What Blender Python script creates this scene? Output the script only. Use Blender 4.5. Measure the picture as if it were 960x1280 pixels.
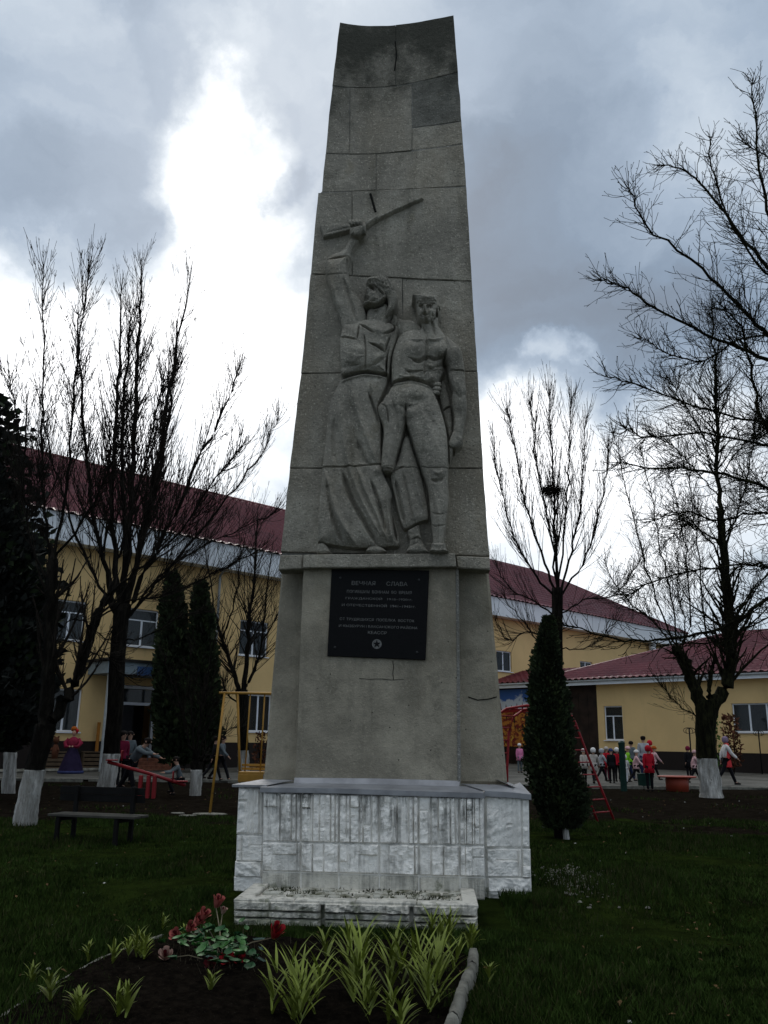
import bpy, math, random
import numpy as np
from mathutils import Vector, Matrix
random.seed(7); rng = np.random.default_rng(7)
S = bpy.context.scene
C = S.collection
for o in list(bpy.data.objects): bpy.data.objects.remove(o, do_unlink=True)

# ------------------------------------------------------------ camera
FPX = 1080.0; PITCH = math.atan(285/FPX); ROLL = .0135; EYE = 1.55
cam_d = bpy.data.cameras.new('camera'); cam = bpy.data.objects.new('camera', cam_d); C.objects.link(cam)
cam_d.sensor_fit = 'VERTICAL'; cam_d.sensor_height = 24; cam_d.lens = 24*FPX/1280
cam_d.clip_start = .05; cam_d.clip_end = 3000
CM = Matrix.Rotation(math.pi/2+PITCH, 4, 'X') @ Matrix.Rotation(ROLL, 4, 'Z')
cam.matrix_world = Matrix.Translation((0, 0, EYE)) @ CM
S.camera = cam
CN = np.array(CM.to_3x3()); ORG = np.array([0, 0, EYE])
def ray(x, y): return CN @ np.array([(x-480)/FPX, -(y-640)/FPX, -1.])
def atY(x, y, Y): d = ray(x, y); return ORG + d*(Y/d[1])
def atZ(x, y, z): d = ray(x, y); return ORG + d*((z-EYE)/d[2])

# ------------------------------------------------------------ world: broken overcast sky
SUN_EL, SUN_AZ = math.radians(38), math.radians(-8)      # behind the bright cloud left of the stele
W = bpy.data.worlds.new('World'); S.world = W; W.use_nodes = True
nt = W.node_tree; N = nt.nodes; Lk = nt.links; N.clear()
def nd(t, **k):
    n = N.new(t)
    for a, b in k.items(): setattr(n, a, b)
    return n
def mth(op, a, b=None, c=None):
    n = nd('ShaderNodeMath', operation=op)
    for i, v in enumerate((a, b, c)):
        if v is None: continue
        if isinstance(v, (int, float)): n.inputs[i].default_value = v
        else: Lk.new(v, n.inputs[i])
    return n.outputs[0]
out = nd('ShaderNodeOutputWorld'); bg = nd('ShaderNodeBackground'); tc = nd('ShaderNodeTexCoord')
sky = nd('ShaderNodeTexSky', sky_type='NISHITA'); sky.sun_disc = False
sky.sun_elevation = SUN_EL; sky.sun_rotation = SUN_AZ
warp = nd('ShaderNodeTexNoise'); warp.inputs['Scale'].default_value = 3.2; warp.inputs['Detail'].default_value = 9; warp.inputs['Roughness'].default_value = .6
Lk.new(tc.outputs['Generated'], warp.inputs['Vector'])
wv = nd('ShaderNodeVectorMath', operation='MULTIPLY_ADD')
Lk.new(warp.outputs['Color'], wv.inputs[0]); wv.inputs[1].default_value = (.30, .30, .34); wv.inputs[2].default_value = (-.15, -.15, -.17)
wa = nd('ShaderNodeVectorMath', operation='ADD'); Lk.new(tc.outputs['Generated'], wa.inputs[0]); Lk.new(wv.outputs[0], wa.inputs[1])
wn = nd('ShaderNodeVectorMath', operation='NORMALIZE'); Lk.new(wa.outputs[0], wn.inputs[0])
mp = nd('ShaderNodeMapping'); mp.inputs['Scale'].default_value = (1, 1, 2.2); mp.inputs['Location'].default_value = (3.1, 1.7, .4); Lk.new(wn.outputs[0], mp.inputs[0])
cl = nd('ShaderNodeTexNoise'); cl.inputs['Scale'].default_value = 2.6; cl.inputs['Detail'].default_value = 9; cl.inputs['Roughness'].default_value = .5
Lk.new(mp.outputs[0], cl.inputs['Vector'])
acc = mth('MULTIPLY_ADD', cl.outputs[0], 1.05, .02)
# broad masses of thick (dark) and thin (bright) cloud: direction, angular radius, amount
BL = [(245, 90, 45, .20), (265, 190, 58, .42), (325, 285, 68, .32), (320, 420, 110, .28), (200, 440, 150, .26), (60, 440, 100, .20), (120, 250, 70, -.08), (10, 380, 60, .2), (380, 540, 110, .24), (30, 590, 200, .22), (150, 560, 140, .18),
      (640, 540, 60, .14), (690, 422, 20, .34), (720, 480, 60, -.08), (600, 590, 120, .18), (930, 640, 150, .2), (760, 620, 150, .24), (470, 40, 130, .10), (1000, 30, 150, .05),
      (70, 130, 130, -.17), (160, 30, 70, -.05), (205, 330, 50, -.10), (350, 215, 26, -.24), (100, 320, 90, -.10), (800, 150, 230, -.20), (680, 330, 120, -.16), (650, 90, 110, -.08), (370, 490, 36, -.12), (300, 10, 90, -.20), (225, 60, 50, -.10), (560, -120, 220, -.08)]
for x, y, r, a in BL:
    d = ray(x, y); d /= np.linalg.norm(d)
    dp = nd('ShaderNodeVectorMath', operation='DOT_PRODUCT'); Lk.new(wn.outputs[0], dp.inputs[0]); dp.inputs[1].default_value = tuple(d)
    mr = nd('ShaderNodeMapRange', interpolation_type='SMOOTHSTEP'); Lk.new(dp.outputs['Value'], mr.inputs[0])
    mr.inputs[1].default_value = math.cos(r*1.9/1230); mr.inputs[2].default_value = 1; mr.inputs[3].default_value = 0; mr.inputs[4].default_value = a*.72
    acc = mth('ADD', acc, mr.outputs[0])
# overcast skies are brightest overhead (CIE overcast distribution)
sep = nd('ShaderNodeSeparateXYZ'); Lk.new(tc.outputs['Generated'], sep.inputs[0])
zr_ = nd('ShaderNodeMapRange', interpolation_type='SMOOTHSTEP'); Lk.new(sep.outputs[2], zr_.inputs[0]); zr_.inputs[1].default_value = .62; zr_.inputs[2].default_value = 1.0; zr_.inputs[3].default_value = 0; zr_.inputs[4].default_value = .34
acc = mth('ADD', acc, zr_.outputs[0])
rp = nd('ShaderNodeValToRGB'); Lk.new(acc, rp.inputs[0]); E_ = rp.color_ramp.elements
E_[0].position = .1; E_[0].color = (.125, .15, .185, 1); E_[1].position = 1.0; E_[1].color = (1.3, 1.31, 1.33, 1)
for p_, c_ in ((.32, (.165, .215, .28, 1)), (.5, (.27, .33, .405, 1)), (.66, (.44, .495, .55, 1)), (.82, (.73, .76, .79, 1))):
    e = E_.new(p_); e.color = c_
sk = nd('ShaderNodeVectorMath', operation='SCALE'); Lk.new(sky.outputs[0], sk.inputs[0]); sk.inputs[3].default_value = .1
mx = nd('ShaderNodeMix', data_type='RGBA'); mx.inputs[0].default_value = .93
Lk.new(sk.outputs[0], mx.inputs[6]); Lk.new(rp.outputs[0], mx.inputs[7])
Lk.new(mx.outputs[2], bg.inputs[0]); bg.inputs[1].default_value = 1.0; Lk.new(bg.outputs[0], out.inputs[0])

# ------------------------------------------------------------ sun behind cloud
sl = bpy.data.lights.new('sun', 'SUN'); sl.energy = .5; sl.angle = math.radians(20); sl.color = (1, .95, .88)
so = bpy.data.objects.new('sun', sl); C.objects.link(so)
sd = Vector((math.sin(SUN_AZ)*math.cos(SUN_EL), math.cos(SUN_AZ)*math.cos(SUN_EL), math.sin(SUN_EL)))
so.rotation_euler = sd.to_track_quat('Z', 'Y').to_euler()
S.view_settings.view_transform = 'Standard'; S.view_settings.look = 'None'; S.view_settings.exposure = .56; S.view_settings.gamma = 1
S.view_settings.use_curve_mapping = False

# ------------------------------------------------------------ materials
MATS = {}
class MT:
    def __init__(s, name, rough=.85):
        s.m = bpy.data.materials.new(name); s.m.use_nodes = True; s.t = s.m.node_tree; s.t.nodes.clear()
        s.o = s.n('ShaderNodeOutputMaterial'); s.b = s.n('ShaderNodeBsdfPrincipled'); s.l(s.b.outputs[0], s.o.inputs[0])
        s.b.inputs['Roughness'].default_value = rough; s.b.inputs['Specular IOR Level'].default_value = .25
        s.g = s.n('ShaderNodeNewGeometry'); s.pos = s.g.outputs['Position']; MATS[name] = s.m
    def n(s, t, **k):
        x = s.t.nodes.new(t)
        for a, b in k.items(): setattr(x, a, b)
        return x
    def l(s, a, b): s.t.links.new(a, b)
    def objc(s): s.pos = s.n('ShaderNodeTexCoord').outputs['Object']; return s
    def noise(s, scale, detail=5, rough=.6, stretch=None, dist=0):
        v = s.pos
        if stretch:
            m = s.n('ShaderNodeMapping'); m.inputs['Scale'].default_value = stretch; s.l(v, m.inputs[0]); v = m.outputs[0]
        x = s.n('ShaderNodeTexNoise'); x.inputs['Scale'].default_value = scale; x.inputs['Detail'].default_value = detail
        x.inputs['Roughness'].default_value = rough; x.inputs['Distortion'].default_value = dist
        s.l(v, x.inputs['Vector']); return x.outputs[0]
    def rng(s, v, a, b, c=0., d=1., sm=True):
        x = s.n('ShaderNodeMapRange'); x.clamp = True
        if sm: x.interpolation_type = 'SMOOTHSTEP'
        s.l(v, x.inputs[0])
        for i, q in enumerate((a, b, c, d)): x.inputs[i+1].default_value = q
        return x.outputs[0]
    def mix(s, f, a, b):
        x = s.n('ShaderNodeMix', data_type='RGBA')
        if isinstance(f, (int, float)): x.inputs[0].default_value = f
        else: s.l(f, x.inputs[0])
        for i, q in ((6, a), (7, b)):
            if isinstance(q, tuple): x.inputs[i].default_value = (*q, 1)
            else: s.l(q, x.inputs[i])
        return x.outputs[2]
    def mul(s, a, b, op='MULTIPLY'):
        x = s.n('ShaderNodeMath', operation=op)
        for i, q in enumerate((a, b)):
            if isinstance(q, (int, float)): x.inputs[i].default_value = q
            else: s.l(q, x.inputs[i])
        return x.outputs[0]
    def xyz(s):
        x = s.n('ShaderNodeSeparateXYZ'); s.l(s.pos, x.inputs[0]); return x.outputs
    def col(s, c):
        if isinstance(c, tuple): s.b.inputs['Base Color'].default_value = (*c, 1)
        else: s.l(c, s.b.inputs['Base Color'])
        return s
    def bump(s, h, dist=.01, st=1.):
        x = s.n('ShaderNodeBump'); x.inputs['Distance'].default_value = dist; x.inputs['Strength'].default_value = st
        s.l(h, x.inputs['Height']); s.l(x.outputs[0], s.b.inputs['Normal']); return s
def simple(name, c, rough=.8, var=.25, scale=6, bump=0, spec=.25, metal=0, obj=False):
    m = MT(name, rough); m.b.inputs['Specular IOR Level'].default_value = spec; m.b.inputs['Metallic'].default_value = metal
    if obj: m.objc()
    f = m.rng(m.noise(scale), .3, .7)
    m.col(m.mix(f, tuple(x*(1-var) for x in c), tuple(min(1, x*(1+var)) for x in c)))
    if bump: m.bump(m.noise(scale*6), bump)
    return m.m

def concrete(name, base, dark, top=False, grain=1.):
    m = MT(name, .92); X, Y, Z = m.xyz()
    big = m.rng(m.noise(1.3, 6, .65), .35, .68)
    c = m.mix(big, tuple(x*.66 for x in base), tuple(x*1.18 for x in base))
    med = m.rng(m.noise(7, 6, .75), .36, .66); c = m.mix(m.mul(med, .62*grain), c, tuple(x*.62 for x in base))
    # vertical rain stains
    st = m.rng(m.noise(3.2, 5, .65, (1, 1, .16)), .5, .75); c = m.mix(m.mul(st, .62), c, dark); blo = m.rng(m.noise(2.1, 7, .75), .54, .66); c = m.mix(m.mul(blo, .42+.15*(grain < 1)), c, dark); brn = m.rng(m.noise(.9, 5, .6, (1, 1, .35)), .50, .68); c = m.mix(m.mul(brn, .30), c, (base[0]*.72, base[1]*.62, base[2]*.48))
    # light aggregate grains and dark pits
    gr = m.rng(m.noise(42, 3, .6), .56, .70); c = m.mix(m.mul(gr, .5*grain), c, tuple(min(1, x*1.9) for x in base))
    pt = m.rng(m.noise(30, 4, .7), .43, .31); c = m.mix(m.mul(pt, .75*grain), c, tuple(x*.35 for x in base))
    vp = m.n('ShaderNodeTexVoronoi'); vp.inputs['Scale'].default_value = 7; m.l(m.pos, vp.inputs['Vector'])
    hole = m.rng(vp.outputs['Distance'], .06, .035); c = m.mix(m.mul(hole, .8), c, (.012, .012, .011))
    if top:   # black lichen crust on the exposed head of the stele, yellow lichen on the ledges
        h = m.rng(Z, 8.9, 11.2, 0, .55, False); k = m.rng(m.mul(m.noise(1.6, 7, .7), h, 'ADD'), .62, .95)
        c = m.mix(m.mul(k, .88), c, (.026, .028, .021))
        ly = m.rng(m.noise(2.6, 4, .6), .62, .74); c = m.mix(m.mul(ly, .30), c, (.13, .10, .035))
    m.col(c)
    hb = m.mul(m.mul(m.noise(70, 3, .6), .5), m.mul(m.noise(16, 5, .7), 1.1), 'ADD')
    hb = m.mul(hb, m.mul(hole, -.9), 'ADD')
    m.bump(hb, .030*grain, 1.); return m.m
concrete('concrete', (.335, .312, .258), (.115, .106, .08), True)
concrete('concrete_relief', (.345, .322, .268), (.10, .095, .073), True)
concrete('concrete_plinth', (.300, .272, .212), (.12, .110, .085), grain=.42)
concrete('concrete_damp', (.185, .18, .155), (.075, .074, .06), True)
concrete('mortar', (.27, .265, .24), (.11, .11, .095), True)
def painted(name, white, streak):
    m = MT(name, .8); X, Y, Z = m.xyz()
    c = m.mix(m.rng(m.noise(5, 5, .7), .3, .7), tuple(x*.86 for x in white), white)
    s1 = m.rng(m.noise(11, 6, .72, (1, 1, .10)), .44, .60); s2 = m.rng(m.noise(3.0, 3), .33, .58)
    s3 = m.rng(Z, .55, 1.0, .55, 1., False)
    c = m.mix(m.mul(m.mul(m.mul(s1, s2), s3), streak), c, (.075, .078, .068))
    g = m.rng(m.noise(38, 4, .7), .60, .74); c = m.mix(m.mul(g, .55*streak), c, (.16, .16, .14))
    lo = m.rng(m.mul(m.noise(7, 4), m.rng(Z, .02, .28, .28, 0, False), 'ADD'), .66, .82); c = m.mix(m.mul(lo, .7), c, (.10, .115, .06))
    m.col(c); m.bump(m.mul(m.noise(45, 4, .65), m.noise(14, 4, .6), 'ADD'), .012, .9); return m.m
painted('white_paint_streaked', (.88, .86, .81), .85)
painted('white_paint', (.89, .87, .82), .25)
painted('slab_paint', (.66, .63, .55), .9)
def mossy():
    m = MT('mossy_brick', .95)
    c = m.mix(m.rng(m.noise(8, 5, .7), .4, .62), (.46, .45, .39), (.17, .165, .12)); c = m.mix(m.rng(m.noise(16, 4), .56, .66), c, (.035, .04, .015))
    m.col(c); m.bump(m.noise(40), .012)
mossy()
simple('moss', (.022, .028, .010), .95, .4, 20, .01)
simple('sheet_metal', (.26, .265, .28), .55, .22, 4, 0, .4, .3)
simple('granite', (.0035, .0035, .004), .5, .3, 60, 0, .10)
simple('engraving', (.135, .135, .13), .7, .35, 45)
simple('bolt_metal', (.02, .02, .02), .4, .3, 30, 0, .5, .5)
# ground
def ground():
    m = MT('lawn_soil', .95); m.b.inputs['Specular IOR Level'].default_value = 0; X, Y, Z = m.xyz()
    soil = m.mix(m.rng(m.noise(5, 7, .7), .35, .7), (.0075, .0058, .0042), (.019, .0155, .0115))
    grs = m.mix(m.rng(m.noise(3, 6, .7), .35, .68), (.010, .015, .004), (.022, .035, .007))
    bare = m.rng(m.mul(m.noise(.35, 6, .65), m.rng(Y, 13.5, 19, -.16, .2, False), 'ADD'), .44, .53)
    c = m.mix(bare, grs, soil)
    peb = m.rng(m.noise(48, 2), .68, .75); c = m.mix(m.mul(peb, .4), c, (.05, .046, .035))
    m.col(c); m.bump(m.mul(m.noise(30, 6, .7), m.noise(6, 3), 'ADD'), .05); return m.m
ground()
def soil():
    m = MT('bed_soil', .97); m.b.inputs['Specular IOR Level'].default_value = 0
    c = m.mix(m.rng(m.noise(14, 7, .72), .35, .7), (.006, .005, .0042), (.020, .016, .012))
    c = m.mix(m.mul(m.rng(m.noise(70, 2), .66, .72), .4), c, (.06, .055, .045)); m.col(c); m.bump(m.noise(28, 7, .75), .06)
soil()
def asphalt():
    m = MT('asphalt', .9)
    c = m.mix(m.rng(m.noise(.8, 6, .65), .35, .66), (.052, .050, .042), (.098, .096, .085))
    c = m.mix(m.mul(m.rng(m.noise(.35, 4, .6), .52, .62), .5), c, (.03, .028, .022)); c = m.mix(m.mul(m.rng(m.noise(160, 2), .5, .7), .3), c, (.14, .14, .13))
    m.col(c); m.bump(m.noise(90), .008)
asphalt()
simple('kerb_concrete', (.17, .165, .14), .9, .35, 7, .01, .05)
simple('grass_blade', (.021, .037, .0075), .85, .55, 4, 0, .03)
simple('grass_pale', (.038, .040, .016), .85, .5, 7, 0, .03)
simple('lily_leaf', (.145, .18, .022), .6, .35, 5, 0, .35)
simple('plant_leaf', (.035, .12, .022), .5, .35, 9, 0, .4)
simple('dark_leaf', (.014, .06, .018), .6, .4, 9)
simple('fern_leaf', (.16, .24, .20), .6, .3, 12)
simple('red_petal', (.34, .012, .018), .55, .3, 20, 0, .4)
simple('dark_red_petal', (.09, .008, .012), .6, .3, 20)
simple('faded_petal', (.33, .085, .07), .75, .3, 14)
simple('pale_petal', (.38, .24, .19), .75, .3, 14)
simple('dry_stem', (.13, .11, .07), .9, .3, 10)
simple('litter', (.4, .4, .36), .8, .3, 10)
# bark
def bark(name, a, b, sc=14):
    m = MT(name, .93); m.b.inputs['Specular IOR Level'].default_value = .05; m.objc()
    f = m.rng(m.noise(sc, 6, .7, (1, 1, .22)), .38, .66); m.col(m.mix(f, a, b)); m.bump(f, .02, 1)
bark('bark', (.004, .0035, .003), (.016, .014, .011)); bark('bark_twig', (.012, .010, .008), (.036, .029, .024)); bark('bark_moss', (.005, .005, .003), (.022, .022, .010))
def lime():
    m = MT('limewash', .9); m.objc()
    f = m.rng(m.noise(10, 6, .72, (1, 1, .16)), .36, .66); c = m.mix(f, (.24, .23, .205), (.56, .55, .52))
    c = m.mix(m.rng(m.noise(24, 4, .7, (1, 1, .2)), .62, .72), c, (.035, .03, .025)); m.col(c); m.bump(f, .03)
lime()
simple('thuja_leaf', (.015, .024, .009), .9, .55, 3); simple('thuja_light', (.032, .046, .016), .9, .5, 3)
simple('spruce_leaf', (.0085, .0105, .0085), .9, .5, 3)
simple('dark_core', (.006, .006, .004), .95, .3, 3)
# buildings
def plaster(name, c, d):
    m = MT(name, .9); f = m.rng(m.noise(.7, 6, .6), .3, .7); q = m.mix(f, tuple(x*.9 for x in c), c)
    s = m.rng(m.noise(1.5, 5, .65, (1, 1, .12)), .56, .78); m.col(m.mix(m.mul(s, .35), q, d)); m.bump(m.noise(60), .004)
plaster('yellow_plaster', (.72, .505, .235), (.4, .29, .14)); plaster('yellow_plaster_far', (.72, .505, .235), (.4, .29, .15)); plaster('dark_plinth', (.018, .013, .011), (.01, .009, .008)); plaster('white_fascia', (.76, .79, .82), (.45, .48, .5))
def roofm(name, a, b):
    m = MT(name, .38); m.b.inputs['Specular IOR Level'].default_value = .5; m.objc()
    m.col(m.mix(m.rng(m.noise(.5, 6, .65), .35, .65), a, b))
roofm('roof_red', (.095, .013, .018), (.14, .022, .028)); roofm('roof_red_low', (.105, .018, .026), (.165, .032, .042))
simple('window_white', (.72, .75, .8), .5, .06, 3, 0, .4)
simple('trim_grey', (.35, .37, .37), .7, .15, 4)
simple('curtain', (.10, .105, .085), .95, .3, 3); simple('curtain_pale', (.30, .33, .33), .95, .2, 3)
simple('interior', (.02, .02, .022), .9, .3, 1)
def glass():
    m = MT('window_glass', .06); m.b.inputs['Base Color'].default_value = (.03, .035, .04, 1); m.b.inputs['Specular IOR Level'].default_value = .5
    tr = m.n('ShaderNodeBsdfTransparent'); tr.inputs[0].default_value = (.72, .76, .78, 1); ms = m.n('ShaderNodeMixShader'); ms.inputs[0].default_value = .45
    m.l(tr.outputs[0], ms.inputs[1]); m.l(m.b.outputs[0], ms.inputs[2]); m.l(ms.outputs[0], m.o.inputs[0])
glass()
simple('canopy_blue', (.06, .13, .30), .7, .2, 2); simple('canopy_pale', (.22, .27, .30), .7, .2, 2); simple('door_grey', (.10, .10, .105), .5, .1, 2); simple('dark_roofing', (.02, .019, .018), .8, .3, 3)
simple('brick_step', (.25, .10, .06), .9, .3, 5, .01); simple('brown_panel', (.018, .010, .007), .6, .5, 2)
def mural():
    m = MT('mural_sky', .8); m.objc(); X, Y, Z = m.xyz()
    f = m.rng(m.mul(m.noise(1.3, 5, .6), m.rng(Z, 3.6, 5, -.2, .25, False), 'ADD'), .45, .55); m.col(m.mix(f, (.55, .60, .66), (.05, .13, .38)))
    m = MT('mural_autumn', .8); m.objc()
    f = m.noise(2.6, 4, .6, (1, 1, 1.6)); c = m.mix(m.rng(f, .45, .55), (.16, .02, .015), (.45, .17, .03)); c = m.mix(m.rng(m.noise(3.3, 3), .56, .62), c, (.55, .33, .05)); c = m.mix(m.rng(m.noise(2.1, 3, .5, (2, 2, .7)), .58, .64), c, (.03, .015, .01)); m.col(c)
mural()
# playground, people
def paintm(name, c):
    m = MT(name, .5); f = m.rng(m.noise(9, 6, .75), .60, .68); v = m.mix(m.rng(m.noise(2.5, 4), .3, .7), tuple(x*.75 for x in c), c); m.col(m.mix(f, v, (.05, .03, .02)))
P_ = dict(red_paint=(.24, .012, .016), yellow_paint=(.36, .19, .03), green_paint=(.012, .035, .028), bench_wood=(.055, .053, .046), bench_dark=(.008, .008, .008), table_red=(.30, .05, .025), crate_wood=(.10, .07, .045),
          orange_wood=(.34, .14, .03), skin=(.42, .25, .18), hair_dark=(.012, .009, .008), white_cloth=(.62, .60, .58), cream_cloth=(.45, .41, .37), grey_cloth=(.10, .12, .13), grey_light=(.33, .34, .36), red_cloth=(.42, .012, .025), pink_cloth=(.62, .20, .36),
          pale_pink=(.58, .36, .37), navy_cloth=(.02, .028, .07), black_cloth=(.008, .008, .01), lime_cloth=(.22, .55, .03), mauve=(.20, .15, .22), dress_red=(.55, .045, .05), maroon=(.13, .01, .03), purple=(.02, .014, .038), orange=(.36, .09, .015), fig_pink=(.22, .02, .045), iron=(.01, .01, .01), plush=(.6, .62, .64), leaf_green=(.05, .11, .02), rust_leaf=(.09, .035, .02), blue_stripe=(.04, .05, .13), brown_cloth=(.06, .035, .02), shoe=(.015, .013, .012))
for k, v in P_.items(): paintm(k, v) if k in ('red_paint', 'yellow_paint', 'table_red') else simple(k, v, .8 if 'paint' not in k else .45, .18, 5, 0, .08 if k != 'red_paint' else .3)
def M(n): return MATS[n]

# ------------------------------------------------------------ object helpers
def tag(o, label=None, cat=None, group=None, kind=None):
    for k, v in (('label', label), ('category', cat), ('group', group), ('kind', kind)):
        if v: o[k] = v
    return o
def empty(name, loc=(0, 0, 0), rz=0):
    o = bpy.data.objects.new(name, None); C.objects.link(o); o.location = loc; o.rotation_euler = (0, 0, rz); o.empty_display_size = .2; return o
def link(name, me, parent=None):
    o = bpy.data.objects.new(name, me); C.objects.link(o); o.parent = parent; return o
def mesh(name, V, F, mats, parent=None, smooth=False, mi=None):
    me = bpy.data.meshes.new(name); V = np.asarray(V, dtype=np.float32).reshape(-1, 3)
    if isinstance(F, np.ndarray):
        nf, k = F.shape; me.vertices.add(len(V)); me.vertices.foreach_set('co', V.ravel())
        me.loops.add(nf*k); me.loops.foreach_set('vertex_index', F.astype(np.int32).ravel())
        me.polygons.add(nf); me.polygons.foreach_set('loop_start', np.arange(0, nf*k, k, dtype=np.int32)); me.polygons.foreach_set('loop_total', np.full(nf, k, dtype=np.int32))
    else: me.from_pydata([tuple(map(float, v)) for v in V], [], F)
    for q in (mats if isinstance(mats, (list, tuple)) else [mats]): me.materials.append(M(q) if isinstance(q, str) else q)
    if mi is not None: me.polygons.foreach_set('material_index', np.asarray(mi, dtype=np.int32))
    if smooth: me.polygons.foreach_set('use_smooth', np.ones(len(me.polygons), dtype=bool))
    me.update(calc_edges=True); me.validate(); return link(name, me, parent)
def copy_tree(o, parent=None):
    c = o.copy(); C.objects.link(c); c.parent = parent
    for ch in list(o.children): copy_tree(ch, c)
    return c
class MB:
    def __init__(s): s.v = []; s.f = []; s.mi = []
    def add(s, V, F, m=0):
        b = len(s.v); s.v += [tuple(v) for v in V]; s.f += [tuple(b+i for i in f) for f in F]; s.mi += [m]*len(F); return s
    def box(s, x0, x1, y0, y1, z0, z1, m=0, bev=0):
        if bev:
            V = []; q = [(x0, x1), (y0, y1), (z0, z1)]; from itertools import product
            bm_v = []
            for a in range(3):
                for sx, sy, sz in product((0, 1), repeat=3):
                    p = [q[0][sx], q[1][sy], q[2][sz]]
                    for b in range(3):
                        if b != a: p[b] += bev if (sx, sy, sz)[b] == 0 else -bev
                    V.append(p)
            ix = lambda a, i, j, k: a*8+i*4+j*2+k
            F = []
            for i in (0, 1):
                F += [(ix(0, i, 0, 0), ix(0, i, 0, 1), ix(0, i, 1, 1), ix(0, i, 1, 0)), (ix(1, 0, i, 0), ix(1, 1, i, 0), ix(1, 1, i, 1), ix(1, 0, i, 1)), (ix(2, 0, 0, i), ix(2, 0, 1, i), ix(2, 1, 1, i), ix(2, 1, 0, i))]
                for j in (0, 1):
                    F += [(ix(0, i, j, 0), ix(0, i, j, 1), ix(1, i, j, 1), ix(1, i, j, 0)), (ix(0, i, 0, j), ix(0, i, 1, j), ix(2, i, 1, j), ix(2, i, 0, j)), (ix(1, 0, i, j), ix(1, 1, i, j), ix(2, 1, i, j), ix(2, 0, i, j))]
                    for k in (0, 1): F.append((ix(0, i, j, k), ix(1, i, j, k), ix(2, i, j, k)))
            return s.add(V, F, m)
        V = [(x, y, z) for x in (x0, x1) for y in (y0, y1) for z in (z0, z1)]
        return s.add(V, [(0, 1, 3, 2), (4, 6, 7, 5), (0, 4, 5, 1), (2, 3, 7, 6), (0, 2, 6, 4), (1, 5, 7, 3)], m)
    def tube(s, pts, rad, n=8, m=0, cap=True):
        pts = [Vector(p) for p in pts]; rad = rad if isinstance(rad, (list, tuple)) else [rad]*len(pts); V = []
        for i, p in enumerate(pts):
            t = (pts[min(i+1, len(pts)-1)]-pts[max(i-1, 0)]).normalized(); a = t.cross(Vector((0, 0, 1)) if abs(t.z) < .9 else Vector((1, 0, 0))).normalized(); b = t.cross(a)
            V += [p+(a*math.cos(2*math.pi*k/n)+b*math.sin(2*math.pi*k/n))*rad[i] for k in range(n)]
        F = [(i*n+k, i*n+(k+1) % n, (i+1)*n+(k+1) % n, (i+1)*n+k) for i in range(len(pts)-1) for k in range(n)]
        if cap: F += [tuple(range(n))[::-1], tuple((len(pts)-1)*n+k for k in range(n))]
        return s.add(V, F, m)
    def lathe(s, prof, c=(0, 0, 0), n=12, m=0, sx=1, sy=1, ax=0, az=0):
        V = []
        for r, z in prof: V += [(c[0]+r*sx*math.cos(2*math.pi*k/n), c[1]+r*sy*math.sin(2*math.pi*k/n), c[2]+z) for k in range(n)]
        F = [(i*n+k, i*n+(k+1) % n, (i+1)*n+(k+1) % n, (i+1)*n+k) for i in range(len(prof)-1) for k in range(n)]
        F += [tuple(range(n))[::-1], tuple((len(prof)-1)*n+k for k in range(n))]
        return s.add(V, F, m)
    def ball(s, c, r, m=0, n=8, sz=1., sy=1.):
        prof = [(r*math.sin(math.pi*i/(n-2) if 0 < i < n-2 else .05), -r*sz*math.cos(math.pi*i/(n-2))) for i in range(n-1)]
        return s.lathe(prof, c, n, m, 1, sy)
    def build(s, name, mats, parent=None, smooth=False):
        return mesh(name, s.v, s.f, mats, parent, smooth, s.mi)
def gz(x, y):
    t = min(1, max(0, (y-8.15)/1.0)); return .1*t*t*(3-2*t)+max(0, y-9)*.0038-.02*(1-t) if y > 7.7 else -.02*min(1, max(0, (y-7)/.7))

def gpt(px, py):      # point of the photographed ground under a picture position
    z = .1
    for _ in range(6): p = atZ(px, py, z); z = gz(p[0], p[1])
    return Vector((p[0], p[1], z))

# ------------------------------------------------------------ ground, paths, kerbs
ys = [-30, -5, 0, 3]+list(np.arange(4, 14, .25))+list(np.arange(14, 60, 2.))+[80, 120, 300, 1500]
xs = [-1500, -300, -60, -30]+list(np.arange(-16, 16.1, .5))+[30, 60, 300, 1500]
V = []; 
for y in ys:
    for x in xs:
        n = .018*math.sin(x*2.1+y*1.3)*math.sin(y*2.7-x*.6)+.01*math.sin(5.3*x)*math.sin(4.1*y) if 4 < y < 24 and abs(x) < 16 else 0
        if abs(x) < 1.9 and 7.5 < y < 11: n *= .2
        V.append((x, y, min(gz(x, y), .9)+n-(.0 if y < 27 else .05)))
nx = len(xs); F = [(j*nx+i, j*nx+i+1, (j+1)*nx+i+1, (j+1)*nx+i) for j in range(len(ys)-1) for i in range(nx-1)]
tag(mesh('lawn', V, F, 'lawn_soil', smooth=True), kind='structure')
def sheet(name, poly, mat, dz, kind='structure', n=14):
    # strip sheet between two polylines, following the ground
    a, b = poly; V = []; F = []
    for i in range(len(a)):
        for k in range(n+1):
            x = a[i][0]+(b[i][0]-a[i][0])*k/n; y = a[i][1]+(b[i][1]-a[i][1])*k/n; V.append((x, y, gz(x, y)+dz))
    for i in range(len(a)-1):
        for k in range(n): F.append((i*(n+1)+k, (i+1)*(n+1)+k, (i+1)*(n+1)+k+1, i*(n+1)+k+1))
    return tag(mesh(name, V, F, mat, smooth=True), kind=kind)
near = [(x, 29.5+.35*math.sin(x*.7)+.2*math.sin(x*1.9)) for x in np.linspace(-26, 34, 41)]
sheet('asphalt_path', (near, [(x, 70) for x in np.linspace(-26, 34, 41)]), 'asphalt', .004)
kb = MB()
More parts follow.
